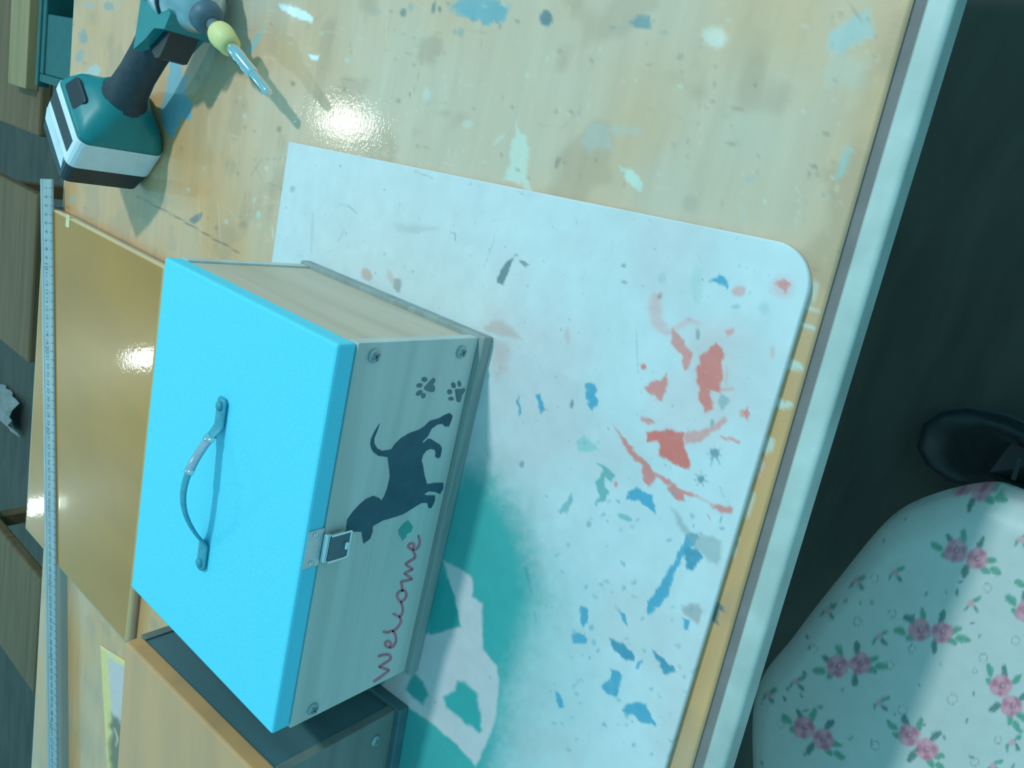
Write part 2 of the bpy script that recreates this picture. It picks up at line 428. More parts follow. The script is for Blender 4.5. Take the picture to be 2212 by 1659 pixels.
    E(928, 105, 26, 32, alb(140, 150, 135), 0.55, 9, 10, 12); E(960, 245, 14, 8, alb(150, 160, 150), 0.5, 4); E(1205, 352, 4, 13, alb(110, 125, 110), 0.7, 2, 15)
    # stains round the driver
    P([(385, 95), (391, 160), (411, 166), (402, 190), (395, 206), (413, 216), (410, 262), (396, 260), (388, 250), (378, 292), (362, 288), (345, 252), (360, 190), (366, 140)], alb(92, 175, 200), 0.9, 2.5, 7)
    P([(568, 53), (563, 85), (549, 113), (529, 116), (541, 100), (553, 76)], alb(130, 190, 195), 0.85, 2, 4)
    E(177, 82, 11, 16, alb(115, 150, 155), 0.8, 4, 0, 9); E(172, 122, 10, 13, alb(115, 160, 165), 0.7, 4, 0, 10); E(195, 12, 12, 8, alb(140, 170, 170), 0.6); E(235, 14, 10, 10, alb(110, 150, 160), 0.7)
    P([(165, 165), (205, 140), (222, 150), (205, 170), (170, 176)], alb(150, 195, 205), 0.8, 4, 6); E(310, 183, 4, 8, alb(60, 170, 165), 0.8)
    P([(407, 477), (424, 464), (439, 459), (431, 477), (420, 484)], alb(92, 118, 122), 0.9, 1.5, 2); E(632, 181, 5, 6, alb(110, 125, 110), 0.8)
    E(603, 279, 5, 6, alb(110, 130, 125), 0.8); E(158, 430, 7, 11, alb(130, 180, 170), 0.7); E(467, 492, 4, 6, alb(120, 125, 105), 0.7); E(525, 485, 9, 8, alb(140, 140, 110), 0.6, 4)
    E(549, 430, 3, 5, alb(150, 205, 190), 0.8); E(558, 463, 5, 8, alb(150, 205, 190), 0.8); L([(588, 490), (590, 515)], 5, alb(200, 215, 200), 0.7); L([(578, 518), (594, 523)], 3, alb(200, 215, 200), 0.6)
    L([(294, 424), (350, 452), (400, 480), (440, 503), (480, 526), (520, 548)], 3, alb(95, 100, 88), 0.8, 1.2, 1.5)
    L([(565, 345), (553, 362), (542, 380)], 2.5, alb(120, 120, 100), 0.6); L([(530, 418), (528, 460)], 2, alb(120, 120, 100), 0.5)
    L([(578, 396), (603, 404)], 3, alb(120, 120, 100), 0.6); E(575, 363, 4, 6, alb(200, 210, 190), 0.6)
    # stains and drips along the front margin
    P([(1540, 1300), (1556, 1305), (1566, 1318), (1560, 1322), (1552, 1318), (1552, 1350), (1540, 1345), (1533, 1325)], alb(60, 110, 115), 0.9, 2, 3)
    for cx, cy, rx, ry, t in ((1755, 668, 16, 6, .7), (1745, 705, 18, 6, .8), (1715, 790, 20, 10, .8), (1690, 872, 22, 8, .9), (1660, 960, 9, 20, .7), (1640, 1010, 8, 24, .6), (1620, 1090, 7, 30, .5), (1590, 1180, 6, 26, .5), (1755, 630, 10, 30, .5)):
        E(cx, cy, rx, ry, alb(170, 215, 212), t, 3, 15, 7)
    E(1641, 1005, 12, 30, alb(190, 150, 130), 0.4, 7, 10); E(1590, 1172, 5, 6, alb(120, 130, 100), 0.6)
    # long scratches
    rs = random.Random(7)
    for k in range(170):
        cx, cy = rs.uniform(420, 1900), rs.uniform(-20, 520); ln = rs.uniform(15, 110)
        an = rs.choice([rs.gauss(0.12, 0.08), rs.gauss(1.62, 0.08), rs.uniform(0, 3.1)])
        c = alb(200, 205, 185) if rs.random() < 0.55 else alb(125, 130, 110)
        L([(cx, cy), (cx + ln * math.cos(an) / 2, cy + ln * math.sin(an) / 2 + rs.uniform(-2, 2)), (cx + ln * math.cos(an), cy + ln * math.sin(an))], rs.uniform(1.2, 2.4), c, rs.uniform(0.2, 0.5), 1.3)
    for k in range(160):
        E(rs.uniform(140, 1850), rs.uniform(-10, 560), rs.uniform(1.5, 6), rs.uniform(1.5, 6), alb(110, 125, 115) if rs.random() < .7 else PALE, rs.uniform(0.2, 0.6), 2.2)
xs = np.concatenate([np.linspace(-5.2, -1.6, 40)[:-1], np.linspace(-1.6, 1.5, 470), np.linspace(1.5, 3.2, 20)[1:]])
ys = np.linspace(-0.775, 2.585, 470)
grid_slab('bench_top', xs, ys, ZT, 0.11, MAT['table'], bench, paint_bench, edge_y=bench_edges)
# front edging: recessed groove, rounded strip
def strip(name, prof, mat, label=None):
    rings = []
    for x in np.linspace(-5.2, 3.2, 60):
        y0 = bench_edges(x)[0]
        rings.append([(x, y0 - a, ZT + b) for a, b in prof])
    return loft(name, rings, mat, bench, smooth=False, label=label)
strip('edge_groove', [(0.0, -0.012), (0.022, -0.012), (0.022, -0.10), (0.0, -0.10)], MAT['groove'])
arc = [(0.022, -0.09), (0.022, -0.010), (0.026, -0.004)] + [(0.056 + 0.012 * math.sin(t), -0.016 + 0.012 * math.cos(t)) for t in np.linspace(0.0, 1.57, 6)] + [(0.068, -0.075), (0.03, -0.09)]
strip('edge_strip', arc, MAT['edge'], 'scuffed grey edging strip along the bench front')
for lx in (-4.9, 2.9):
    for ly in (-0.45, 2.25):
        box('leg', (lx - 0.1, ly - 0.1, ZF), (lx + 0.1, ly + 0.1, ZT - 0.11), MAT['stool_wood'], bench, 0.01)
box('apron', (-4.8, -0.45, ZT - 0.45), (2.8, -0.38, ZT - 0.11), MAT['stool_wood'], bench, 0.005)

# ================================================================== white board under the boxes
wb = thing('painting_board', 'white cutting board under the boxes splashed with red, blue and sprayed teal paint', 'board', M3(0, 0, -ZB))
BX0, BX1, BY0, BY1 = -2.3, 0.895, -0.70, 0.955
def board_keep(X, Y):
    # round the right front corner and follow the slight skew of the front edge
    X = X.copy(); Y = Y.copy()
    t = (Y - BY0) / (BY1 - BY0)
    Y = BY0 + 0.035 * (X - BX1) * (1 - t) + t * (BY1 - BY0)
    X = X - 0.070 * t * np.clip((X + 0.3) / 1.2, 0, 1)
    r = 0.085; cx = BX1 - r; cy = BY0 + r
    dx = np.clip((X - cx) / r, 0, None); dy = np.clip((cy - Y) / r, 0, None)
    m = np.maximum(dx, dy); n = np.sqrt(dx ** 2 + dy ** 2); k = np.where((dx > 0) & (dy > 0), m / np.maximum(n, 1e-9), 1)
    X = np.where((dx > 0) & (dy > 0), cx + dx * k * r, X); Y = np.where((dx > 0) & (dy > 0), cy - dy * k * r, Y)
    return X, Y
RED = alb(200, 118, 112); PINK = alb(198, 150, 155); BLU = alb(62, 160, 195); GRN = alb(80, 165, 170); TURQ = alb(22, 158, 162)
def paint_board(p):
    x, y = p.X, p.Y
    P, E, L = p.poly, p.ell, p.line
    n1 = fbm(x, y, 3.0, 71)[:, None]
    p.c[:] = alb(166, 212, 222) * (0.95 + 0.10 * n1)
    wn = np.clip((fbm(x, y, 5.0, 75) - 0.5) * 2.5, 0, 0.5)[:, None]
    p.c[:] = p.c * (1 - wn) + alb(165, 198, 205) * wn
    P([(1050, 650), (1250, 700), (1300, 1000), (1150, 1000), (1060, 860)], alb(168, 192, 200), 0.5, 60, 20)
    # teal spray and its stencilled leaf
    SPR = [(1012, 1010), (1060, 1040), (1105, 1105), (1140, 1200), (1160, 1300), (1130, 1400), (1095, 1480), (1085, 1570), (1060, 1720), (700, 1720), (700, 1200)]
    P(SPR, TURQ, 0.55, 120, 14); P(SPR, TURQ, 0.85, 45, 14)
    P([(1070, 1080), (1250, 1250), (1260, 1500), (1180, 1700), (1050, 1700), (1040, 1200)], TURQ, 0.28, 130, 20)
    LEAFW = [(958, 1212), (1000, 1233), (1019, 1248), (1021, 1290), (1042, 1304), (1042, 1400), (1074, 1438), (1078, 1470), (1070, 1560), (1028, 1655), (990, 1612), (940, 1568), (885, 1530), (820, 1485), (860, 1440), (915, 1372), (988, 1352), (985, 1300), (974, 1268)]
    P(LEAFW, alb(162, 196, 206), 1.0, 4, 3)
    P([(955, 1236), (975, 1268), (996, 1354), (928, 1372), (930, 1300)], TURQ * 0.92, 0.95, 3, 2)
    P([(988, 1470), (1006, 1474), (1030, 1498), (1038, 1540), (1041, 1578), (1033, 1582), (998, 1556), (966, 1528), (957, 1504), (984, 1490)], TURQ, 0.95, 5, 4)
    P([(893, 1452), (914, 1473), (926, 1500), (914, 1522), (890, 1507), (877, 1490)], TURQ * 0.9, 0.95, 5, 3)
    # red paint
    P([(1490, 700), (1600, 680), (1590, 800), (1560, 960), (1400, 960), (1400, 850), (1460, 800)], PINK, 0.16, 40, 20)
    for q, a in (([(1520, 760), (1545, 740), (1563, 754), (1561, 800), (1556, 845), (1530, 842), (1534, 868), (1540, 886), (1524, 892), (1512, 858), (1505, 820), (1508, 788)], .9),
                 ([(1452, 704), (1475, 735), (1499, 764), (1490, 780), (1478, 800), (1471, 770), (1452, 740)], .75),
                 ([(1443, 802), (1441, 840), (1430, 866), (1410, 860), (1391, 840), (1400, 830), (1425, 820)], .8),
                 ([(1395, 932), (1450, 929), (1478, 938), (1478, 960), (1492, 1000), (1488, 1012), (1455, 1002), (1425, 986), (1421, 950), (1400, 950)], 1.0),
                 ([(1478, 936), (1530, 925), (1562, 903), (1577, 908), (1545, 932), (1500, 958), (1482, 956)], .6),
                 ([(1327, 916), (1350, 945), (1380, 984), (1416, 1020), (1446, 1040), (1440, 1052), (1416, 1030), (1414, 1042), (1400, 1048), (1388, 1036), (1384, 1008), (1350, 960)], .85),
                 ([(1448, 1042), (1482, 1062), (1512, 1074), (1478, 1072), (1482, 1084), (1460, 1080), (1440, 1060)], .85),
                 ([(1534, 1090), (1581, 1096), (1580, 1111), (1545, 1100)], .8),
                 ([(1674, 612), (1690, 597), (1706, 612), (1696, 636), (1684, 625)], .8),
                 ([(1600, 888), (1616, 874), (1621, 895), (1612, 911), (1604, 900)], .85),
                 ([(1553, 938), (1597, 952), (1596, 959), (1562, 948)], .7),
                 ([(1568, 714), (1586, 709), (1576, 728)], .6), ([(1384, 905), (1400, 900), (1418, 912), (1402, 916)], .7)):
        P(q, RED, a, 2.5, 7, 0.1)
    E(1597, 628, 15, 14, RED, 0.5, 5, 0, 6); E(1390, 792, 6.5, 6.5, RED, 0.9, 1.5, 0, 1); E(1690, 620, 24, 24, PINK, 0.35, 12)
    L([(1418, 636), (1415, 665), (1420, 695), (1440, 722)], 26, PINK, 0.45, 8, 6); L([(1430, 632), (1420, 645)], 12, RED, 0.5, 4)
    E(1668, 760, 5, 14, RED, 0.35, 4); E(1330, 1045, 4, 6, RED, 0.7); L([(1440, 722), (1490, 690), (1510, 700)], 14, PINK, 0.4, 6)
    L([(1510, 1075), (1545, 1092)], 8, RED, 0.4, 3); L([(1528, 1112), (1535, 1124)], 5, RED, 0.7); L([(1555, 842), (1585, 840)], 9, RED, 0.5, 3); L([(1570, 790), (1568, 830)], 6, RED, 0.35, 3)
    # blue paint
    for q in ([(1265, 830), (1280, 827), (1290, 850), (1291, 878), (1280, 886), (1269, 870)], [(1118, 852), (1125, 870), (1127, 890), (1120, 899)], [(1157, 850), (1168, 850), (1172, 875), (1178, 884), (1168, 898), (1163, 880)],
              [(1532, 608), (1557, 592), (1573, 610), (1570, 630), (1562, 614)],
              [(1487, 1147), (1507, 1155), (1502, 1175), (1477, 1200), (1457, 1240), (1443, 1282), (1426, 1302), (1416, 1322), (1400, 1330), (1396, 1302), (1420, 1270), (1440, 1235), (1462, 1200), (1478, 1170)],
              [(1484, 1184), (1505, 1184), (1516, 1205), (1500, 1232), (1480, 1226), (1479, 1200)],
              [(1354, 1064), (1376, 1052), (1392, 1064), (1410, 1068), (1414, 1100), (1418, 1112), (1404, 1100), (1390, 1090), (1376, 1078), (1355, 1081)],
              [(1254, 1308), (1268, 1314), (1271, 1345), (1258, 1358), (1252, 1335)], [(1237, 1370), (1265, 1371), (1268, 1391), (1239, 1391)],
              [(1317, 1377), (1335, 1388), (1352, 1397), (1370, 1414), (1372, 1430), (1350, 1427), (1330, 1407)], [(1409, 1404), (1430, 1418), (1450, 1438), (1457, 1453), (1436, 1457), (1424, 1436)],
              [(1318, 1444), (1336, 1449), (1344, 1465), (1331, 1502), (1315, 1503), (1302, 1482), (1319, 1470)], [(1344, 1525), (1370, 1517), (1396, 1521), (1407, 1545), (1418, 1564), (1386, 1562), (1370, 1546), (1345, 1541)],
              [(1197, 1494), (1210, 1504), (1216, 1522), (1208, 1532)], [(1336, 1318), (1350, 1325), (1357, 1352), (1346, 1345)], [(1473, 1336), (1488, 1338), (1488, 1358), (1476, 1355)], [(1380, 1430), (1388, 1425), (1382, 1445), (1374, 1443)]):
        P(q, BLU * (0.8 if q[0][0] in (1484, 1317, 1409) else 1.0), 0.95, 1.8, 6, 0.12)
    E(1236, 873, 3.5, 10, alb(95, 140, 155), 0.9, 1.5); E(1278, 1355, 5, 6, BLU, 0.6); E(1283, 1388, 5, 6, BLU, 0.5)
    # muted green and grey marks
    P([(1243, 955), (1262, 939), (1280, 955), (1294, 972), (1270, 976), (1247, 973)], alb(125, 195, 200), 0.9, 4, 6)
    P([(1288, 1000), (1311, 1006), (1326, 1025), (1321, 1039), (1309, 1031), (1304, 1045), (1313, 1060), (1305, 1081), (1289, 1087), (1296, 1065), (1284, 1045), (1296, 1030), (1306, 1014)], GRN, 0.85, 2, 6)
    P([(1232, 1064), (1239, 1085), (1226, 1111), (1207, 1108), (1222, 1085)], alb(100, 175, 185), 0.85, 2, 6); E(1350, 1117, 17, 6, alb(110, 180, 185), 0.9, 2, 20)
    DG = alb(98, 150, 165)
    for cx, cy, rr in ((1543, 978, 12), (1514, 1035, 11)):
        E(cx, cy, rr * .8, rr * .8, DG, 0.9, 1.8, 0, 4)
        for k in range(7):
            an = k * 0.9 + 0.3; L([(cx, cy), (cx + rr * 1.5 * math.cos(an), cy + rr * 1.5 * math.sin(an))], 3, DG, 0.8, 1.5)
    L([(1541, 985), (1536, 1010)], 4, DG, .8); L([(1547, 985), (1555, 1004)], 4, DG, .8)
    E(1562, 868, 11, 18, alb(120, 165, 175), 0.75, 3, 0, 8); E(1507, 722, 4, 12, alb(110, 150, 155), 0.8)
    E(1272, 1133, 6, 7, alb(115, 165, 178), .7); E(1537, 915, 4, 8, alb(110, 150, 155), .7)
    P([(1109, 556), (1102, 580), (1086, 616), (1073, 611), (1080, 585), (1096, 563)], alb(84, 130, 140), 0.95, 1.6, 3); P([(1118, 564), (1136, 563), (1144, 573), (1136, 578)], alb(100, 145, 150), 0.9, 1.6, 3); E(1114, 552, 4, 2.5, alb(100, 145, 150), .8)
    P([(1046, 706), (1072, 690), (1100, 700), (1126, 732), (1090, 727), (1056, 716)], alb(160, 170, 168), 0.7, 6, 6)
    P([(1066, 736), (1100, 745), (1095, 800), (1072, 820)], alb(170, 175, 178), .55, 10, 6)
    E(792, 593, 11, 14, alb(160, 165, 160), 0.8, 4, -25); E(858, 615, 8, 18, alb(128, 158, 162), 0.85, 3, 0, 6); E(845, 600, 7, 18, alb(160, 180, 182), .6, 4, -20)
    E(1127, 1003, 6, 7, alb(120, 150, 160), 0.8, 2); E(1347, 574, 6, 5, alb(120, 155, 160), .8, 2); E(1348, 610, 6, 5, alb(130, 165, 170), .8, 2); E(632, 410, 5, 7, alb(140, 175, 180), .8); E(1213, 711, 2, 2, DG, 1, 1.5)
    E(1225, 725, 5, 18, alb(160, 180, 185), .6, 4); E(1505, 615, 12, 42, alb(145, 200, 200), .55, 7); E(1590, 662, 9, 5, alb(120, 180, 190), .7, 3); E(1425, 642, 4, 4, DG, .8); E(1430, 600, 9, 12, alb(140, 190, 198), .6, 4); E(1650, 665, 12, 12, alb(135, 190, 198), .5, 6)
    P([(1448, 1098), (1462, 1108), (1490, 1148), (1562, 1166), (1550, 1222), (1525, 1208), (1492, 1172), (1470, 1140)], alb(120, 160, 165), 0.6, 5, 5)
    P([(1470, 1312), (1500, 1300), (1520, 1318), (1506, 1350), (1490, 1335), (1476, 1326)], alb(130, 155, 160), 0.7, 4, 6)
    P([(850, 482), (900, 484), (950, 492), (898, 506), (858, 500)], alb(140, 175, 182), .4, 6, 4); L([(972, 503), (983, 505), (984, 522)], 3, DG, .8); L([(730, 440), (755, 446), (772, 462)], 2.5, DG, .6)
    L([(676, 460), (674, 500), (672, 545)], 4, alb(140, 175, 182), .5, 3); L([(745, 497), (730, 522)], 2.5, DG, .4); L([(1075, 490), (1060, 540), (1045, 580)], 2.5, alb(140, 175, 180), .5)
    L([(1375, 715), (1376, 760), (1378, 805)], 3, alb(130, 175, 185), .6); L([(1555, 1050), (1564, 1075)], 2, DG, .7); L([(1558, 1110), (1556, 1130)], 4, DG, .8); E(1560, 1142, 6, 3, DG, .8)
    L([(895, 370), (935, 385)], 3, alb(110, 130, 130), .6); L([(1120, 415), (1135, 422)], 3, alb(120, 130, 130), .6)
    L([(1135, 1225), (1148, 1280)], 9, alb(40, 130, 150), .5, 5); L([(1155, 1320), (1158, 1345)], 4, alb(60, 140, 155), .6)
    rs = random.Random(3)
    for k in range(300):
        cx, cy = rs.uniform(610, 1700), rs.uniform(340, 1659)
        E(cx, cy, rs.uniform(0.8, 2.6), rs.uniform(0.8, 2.6), DG, rs.uniform(0.3, 0.8), 1.5, 0, 1)
    for k in range(75):
        cx, cy = rs.uniform(1180, 1500), rs.uniform(1050, 1640)
        E(cx, cy, rs.uniform(2, 8), rs.uniform(1.5, 4), alb(70, 160, 180), rs.uniform(0.3, 0.7), 2, rs.uniform(0, 180), 6)
    for k in range(60):
        cx, cy = rs.uniform(620, 1650), rs.uniform(400, 1000); an = rs.uniform(0, 3.1); ln = rs.uniform(10, 45)
        L([(cx, cy), (cx + ln * math.cos(an), cy + ln * math.sin(an))], 1.6, alb(135, 172, 180), rs.uniform(.2, .5), 1.3)
    E(1180, 1370, 60, 100, alb(150, 205, 210), .2, 30)
xs = np.concatenate([np.linspace(BX0, -0.75, 30)[:-1], np.linspace(-0.75, BX1, 440)])
ys = np.linspace(BY0, BY1, 420)
grid_slab('board_panel', xs, ys, 0.0, ZB, MAT['board'], wb, paint_board, keep=board_keep)

# ================================================================== the two wooden boxes
BW, BD, BH, LT = 1.0, 0.762, 0.4168, 0.051
BASE = 0.035
PY = 0.018
def make_box(name, label, at, rz, lid_mat, front='wood_x', side='wood_y', base='wood_edge'):
    """at = place of the front right bottom corner; the base Empty sits there"""
    t = thing(name, label, 'box', M3(*at), rz=rz)
    t.location = M3(*at)
    def b(nm, lo, hi, mat, bev=0.004, parent=None, lab=None):
        me = box_mesh(nm, lo, hi, bev)
        return link(nm, me, mat, parent or t, lab)
    b('base_board', (-1.0, 0.0, 0.0), (0.0, BD, BASE), MAT[base], 0.004)
    b('front_panel', (-0.994, PY, BASE), (-0.006, 0.046, BH), MAT[front], 0.002)
    b('back_panel', (-0.992, BD - 0.045, BASE), (-0.008, BD - 0.015, BH), MAT[front], 0.002)
    b('side_panel', (-0.044, 0.0465, BASE), (-0.014, BD - 0.0455, BH), MAT[side], 0.002)
    b('side_panel', (-0.986, 0.0465, BASE), (-0.954, BD - 0.0455, BH), MAT[side], 0.002)
    lid = b('lid', (-0.9894, 0.021, BH), (-0.0078, BD - 0.0228, BH + LT), lid_mat, 0.007)
    return t, lid
def screw_at(parent, u=None, v=None, xyz=None):
    """round-head screw on the front panel of box at its local place"""
    x, z = xyz
    me = bpy.data.meshes.new('screw'); bm = bmesh.new()
    r = 0.016
    prof = [(0.0, r), (0.004, r), (0.008, r * 0.8), (0.0095, r * 0.35)]
    rings = [[bm.verts.new((x + rr * math.cos(2 * math.pi * k / 20), PY - s, z + rr * math.sin(2 * math.pi * k / 20))) for k in range(20)] for s, rr in prof]
    for i in range(3):
        for k in range(20): bm.faces.new((rings[i][k], rings[i][(k + 1) % 20], rings[i + 1][(k + 1) % 20], rings[i + 1][k]))
    bm.faces.new(rings[3]); bm.faces.new(rings[0][::-1])
    for v in bm.verts: v.co *= U
    bmesh.ops.recalc_face_normals(bm, faces=bm.faces); bm.to_mesh(me); bm.free()
    s = link('screw', me, MAT['screw'], parent)
    for an in (0.5, 2.07):
        c, q = math.cos(an) * 0.009, math.sin(an) * 0.009
        cm = box_mesh('slot', (-0.010, -0.0012, -0.002), (0.010, 0.0012, 0.002), 0, xf=lambda p_: (x + p_.x * math.cos(an) - p_.z * math.sin(an), PY - 0.0102 + p_.y, z + p_.x * math.sin(an) + p_.z * math.cos(an)))
        link('slot', cm, MAT['slot'], s)
    return s

box1, lid1 = make_box('wooden_box', 'wooden box with sky-blue lid, dog silhouette and the word Welcome on its front', (0.5, 0, 0), 0.0, MAT['cyan'])
def fp(u, v): return on_y(u, v, PY)
for (u, v) in ((807, 768), (995, 760), (675, 1530)):
    q = fp(u, v); screw_at(box1, xyz=(q[0] - 0.5, q[2]))
def decal(name, outs, mat, label=None, th=0.0015):
    outs = [outs] if not isinstance(outs[0][0], (tuple, list)) else outs
    return prism(name, [[fp(u, v) for u, v in o_] for o_ in outs], (0, -1, 0), th, mat, box1, label)
DOG = [(819.5, 915), (809, 932), (801.5, 948), (800, 959), (802, 968), (806, 976), (817, 984), (837.6, 987), (839, 1000), (841, 1015), (842, 1029), (837, 1052), (830.5, 1070), (824, 1082), (819, 1076), (806, 1071), (790, 1078), (776, 1090), (763, 1104), (750, 1122), (748, 1140), (751.5, 1150), (764, 1148), (781, 1148), (782, 1158), (785, 1174), (799, 1163), (804.5, 1147), (804.5, 1136), (826, 1124), (848.6, 1117.5), (869, 1111), (891.6, 1097), (909.7, 1086), (923, 1086), (925.5, 1097), (931, 1097), (939, 1081), (939, 1070), (921, 1070), (915, 1067), (925.5, 1061), (939, 1062), (950, 1067), (957, 1054), (957, 1043), (939, 1043), (922, 1046), (916.5, 1027), (913, 1005), (910, 995), (913, 982.6), (920.6, 973), (930, 969), (939.4, 971.6), (941, 979.4), (939.4, 985.7), (945.7, 990), (951, 985.7), (954, 968.5), (950, 960.6), (939.4, 954), (930, 948), (923.8, 948), (916, 956), (912, 957.5), (912.8, 952.8), (923.8, 941.8), (931.6, 926), (944, 916.7), (955, 915), (961, 921), (969, 921), (974, 909), (977, 898), (970.8, 892.4), (961, 896), (947, 904), (928.5, 909), (917.5, 920), (906.5, 927.7), (884.6, 935.5), (865.8, 946.5), (853, 959), (845, 971), (825, 974), (814, 968.5), (807.8, 957.5), (807.8, 946.5), (814, 931)]
decal('dog_silhouette', DOG, MAT['dog'], 'dark walking dog silhouette')
def elo(cx, cy, rx, ry, rot=0, n=14):
    c, s = math.cos(math.radians(rot)), math.sin(math.radians(rot))
    return [(cx + rx * math.cos(2 * math.pi * k / n) * c - ry * math.sin(2 * math.pi * k / n) * s, cy + rx * math.cos(2 * math.pi * k / n) * s + ry * math.sin(2 * math.pi * k / n) * c) for k in range(n)]
Z = lambda a: [(720 + x / 6.38, 760 + y / 6.38) for x, y in a]
paw1 = [Z([(1248, 495), (1285, 455), (1320, 418), (1365, 366), (1385, 360), (1402, 375), (1398, 410), (1368, 446), (1393, 478), (1397, 515), (1388, 545), (1350, 553), (1300, 540), (1262, 522)])]
paw1 += [Z(elo(*e)) for e in ((1255, 380, 38, 33), (1186, 462, 42, 28, -15), (1182, 566, 50, 30, -38), (1240, 604, 26, 38, 25))]
paw2 = [Z([(1676, 522), (1700, 512), (1760, 514), (1800, 500), (1815, 512), (1808, 540), (1775, 585), (1758, 640), (1748, 688), (1722, 694), (1702, 685), (1692, 640), (1685, 580)])]
paw2 += [Z(elo(*e)) for e in ((1655, 460, 29, 42, -20), (1735, 440, 23, 42, -12), (1602, 550, 33, 35), (1620, 645, 36, 25))]
for pw in (paw1, paw2): decal('paw_print', pw, MAT['paw'])
decal('clover_leaf', [(860, 1145), (869, 1133), (881, 1124), (885, 1129), (891.6, 1138), (887, 1149), (878, 1153), (876, 1160), (868, 1168), (866, 1160), (862, 1156)], MAT['leaf'], 'small green painted leaf')
STROKES = [
    [(806, 1473), (824.7, 1460), (838.7, 1449), (836, 1446), (820, 1440.7), (822, 1438), (838, 1428), (844, 1421), (840, 1414.7), (830, 1414), (816, 1418)],
    [(842, 1399), (834, 1396), (832, 1388), (839, 1385), (844, 1390), (842, 1398), (849, 1396), (855, 1384.4), (853, 1369), (846, 1363), (838, 1366), (827, 1364.5)],
    [(846, 1363), (855, 1359), (862, 1350), (866, 1341), (861.5, 1332.5), (848.5, 1325.5)],
    [(861, 1332), (867, 1328), (870, 1318), (868, 1307), (864.5, 1300.6), (858, 1290), (859, 1281), (866, 1276), (874, 1276), (877.5, 1286), (872, 1296), (864, 1300)],
    [(868, 1277), (868, 1265), (866.5, 1257), (872, 1255), (886, 1252), (888, 1249), (874.6, 1240), (876, 1237), (888, 1231), (889, 1228), (877, 1220), (880, 1215), (893, 1207), (896.5, 1202), (894, 1194), (889.3, 1187.6), (881.4, 1181), (885, 1174.5), (892, 1174), (894, 1179), (890, 1186)],
    [(890, 1187), (899, 1186), (905, 1177), (906, 1168), (903, 1156)],
]
def stroke(path, wd):
    P2 = smooth_path(path, 5); L, R2 = ribbon_outline(P2, wd)
    return L, R2
bmL = bmesh.new()
for st in STROKES:
    L, R2 = stroke(st, 4.8)
    vs_ = []
    for a, c in zip(L, R2):
        row = []
        for q in (a, c):
            w0 = fp(*q)
            row.append([bmL.verts.new(Vector((w0[0] - 0.5, PY - dy, w0[2])) * U) for dy in (0.0, 0.0018)])
        vs_.append(row)
    for i in range(len(vs_) - 1):
        (a0, a1), (b0, b1) = vs_[i]; (c0, c1), (d0, d1) = vs_[i + 1]
        bmL.faces.new((a1, b1, d1, c1)); bmL.faces.new((a0, a1, c1, c0)); bmL.faces.new((b1, b0, d0, d1))
bmesh.ops.recalc_face_normals(bmL, faces=bmL.faces)
me = bpy.data.meshes.new('lettering'); bmL.to_mesh(me); bmL.free()
link('lettering', me, MAT['red_ink'], box1, 'hand-written red word Welcome')

# clasp in the middle of the front
ZL = BH + LT
cq = on_y(668, 1187, 0.021)
cx = cq[0]
clasp = box('clasp', (cx - 0.048, 0.0170, BH + 0.002), (cx + 0.048, 0.021, BH + 0.047), MAT['steel'], box1, 0.002, label='chrome hasp clasp')
lathe('hinge_pin', [(-0.036, 0.006), (-0.033, 0.008), (0.033, 0.008), (0.036, 0.006)], (cx, 0.010, BH - 0.002), (1, 0, 0), MAT['chrome'], clasp)
box('hasp_plate', (cx - 0.034, 0.000, BH - 0.062), (cx + 0.034, 0.005, BH - 0.006), MAT['dark_steel'], clasp, 0.0015)
for sx in (-1, 1): box('hasp_rim', (cx + sx * 0.034 - 0.003, -0.003, BH - 0.062), (cx + sx * 0.034 + 0.003, 0.005, BH - 0.006), MAT['chrome'], clasp, 0.0015)
box('hasp_rim', (cx - 0.034, -0.003, BH - 0.065), (cx + 0.034, 0.005, BH - 0.059), MAT['chrome'], clasp, 0.0015)
box('staple', (cx - 0.010, -0.008, BH - 0.056), (cx + 0.010, 0.011, BH - 0.046), MAT['chrome'], clasp, 0.003)
for sx in (-1, 1):
    lathe('rivet', [(0, 0.007), (0.003, 0.006), (0.004, 0.002)], (cx + sx * 0.036, 0.0172, BH + 0.026), (0, -1, 0), MAT['chrome'], clasp, 14)

# strap handle on the lid
def strap(ts, wfun, tfun, mat, name, hgt=0.072, label=None):
    rings = []
    x0, x1, yh = 0.235, -0.235, 0.392
    for t in ts:
        x = x0 + (x1 - x0) * t
        e = min(t, 1 - t) / 0.20
        k = np.clip((t - 0.16) / 0.68, 0, 1)
        z = ZL + 0.006 + hgt * (math.sin(math.pi * k) ** 0.9 if 0 < k < 1 else 0)
        wv, tv = wfun(t), tfun(t)
        rings.append([(x, yh + wv * math.cos(an), z + tv * math.sin(an)) for an in np.linspace(0, 2 * math.pi, 13)[:-1]])
    return loft(name, rings, mat, lid1, True, label)
def hw(t):
    d = min(t, 1 - t)
    return 0.020 if d < 0.16 and d > 0.012 else (0.012 if d <= 0.012 else max(0.0115, 0.020 - (d - 0.16) * 0.10))
strap(np.linspace(0, 1, 60), hw, lambda t: 0.0055, MAT['handle'], 'carry_handle', label='blue-painted strap handle arched over the lid')
strap(np.linspace(0.215, 0.385, 14), lambda t: hw(t) + 0.003, lambda t: 0.0085, MAT['sleeve'], 'handle_sleeve', label='glossy grey sleeve')
for t0 in (0.215, 0.385):
    strap([t0 - 0.012, t0, t0 + 0.012], lambda t: hw(t) + 0.004, lambda t: 0.0098, MAT['chrome'], 'handle_ring')
for sx in (0.215, -0.215):
    lathe('handle_screw', [(0, 0.012), (0.006, 0.011), (0.009, 0.004)], (sx, 0.392, ZL + 0.010), (0, 0, 1), MAT['handle'], lid1, 16)

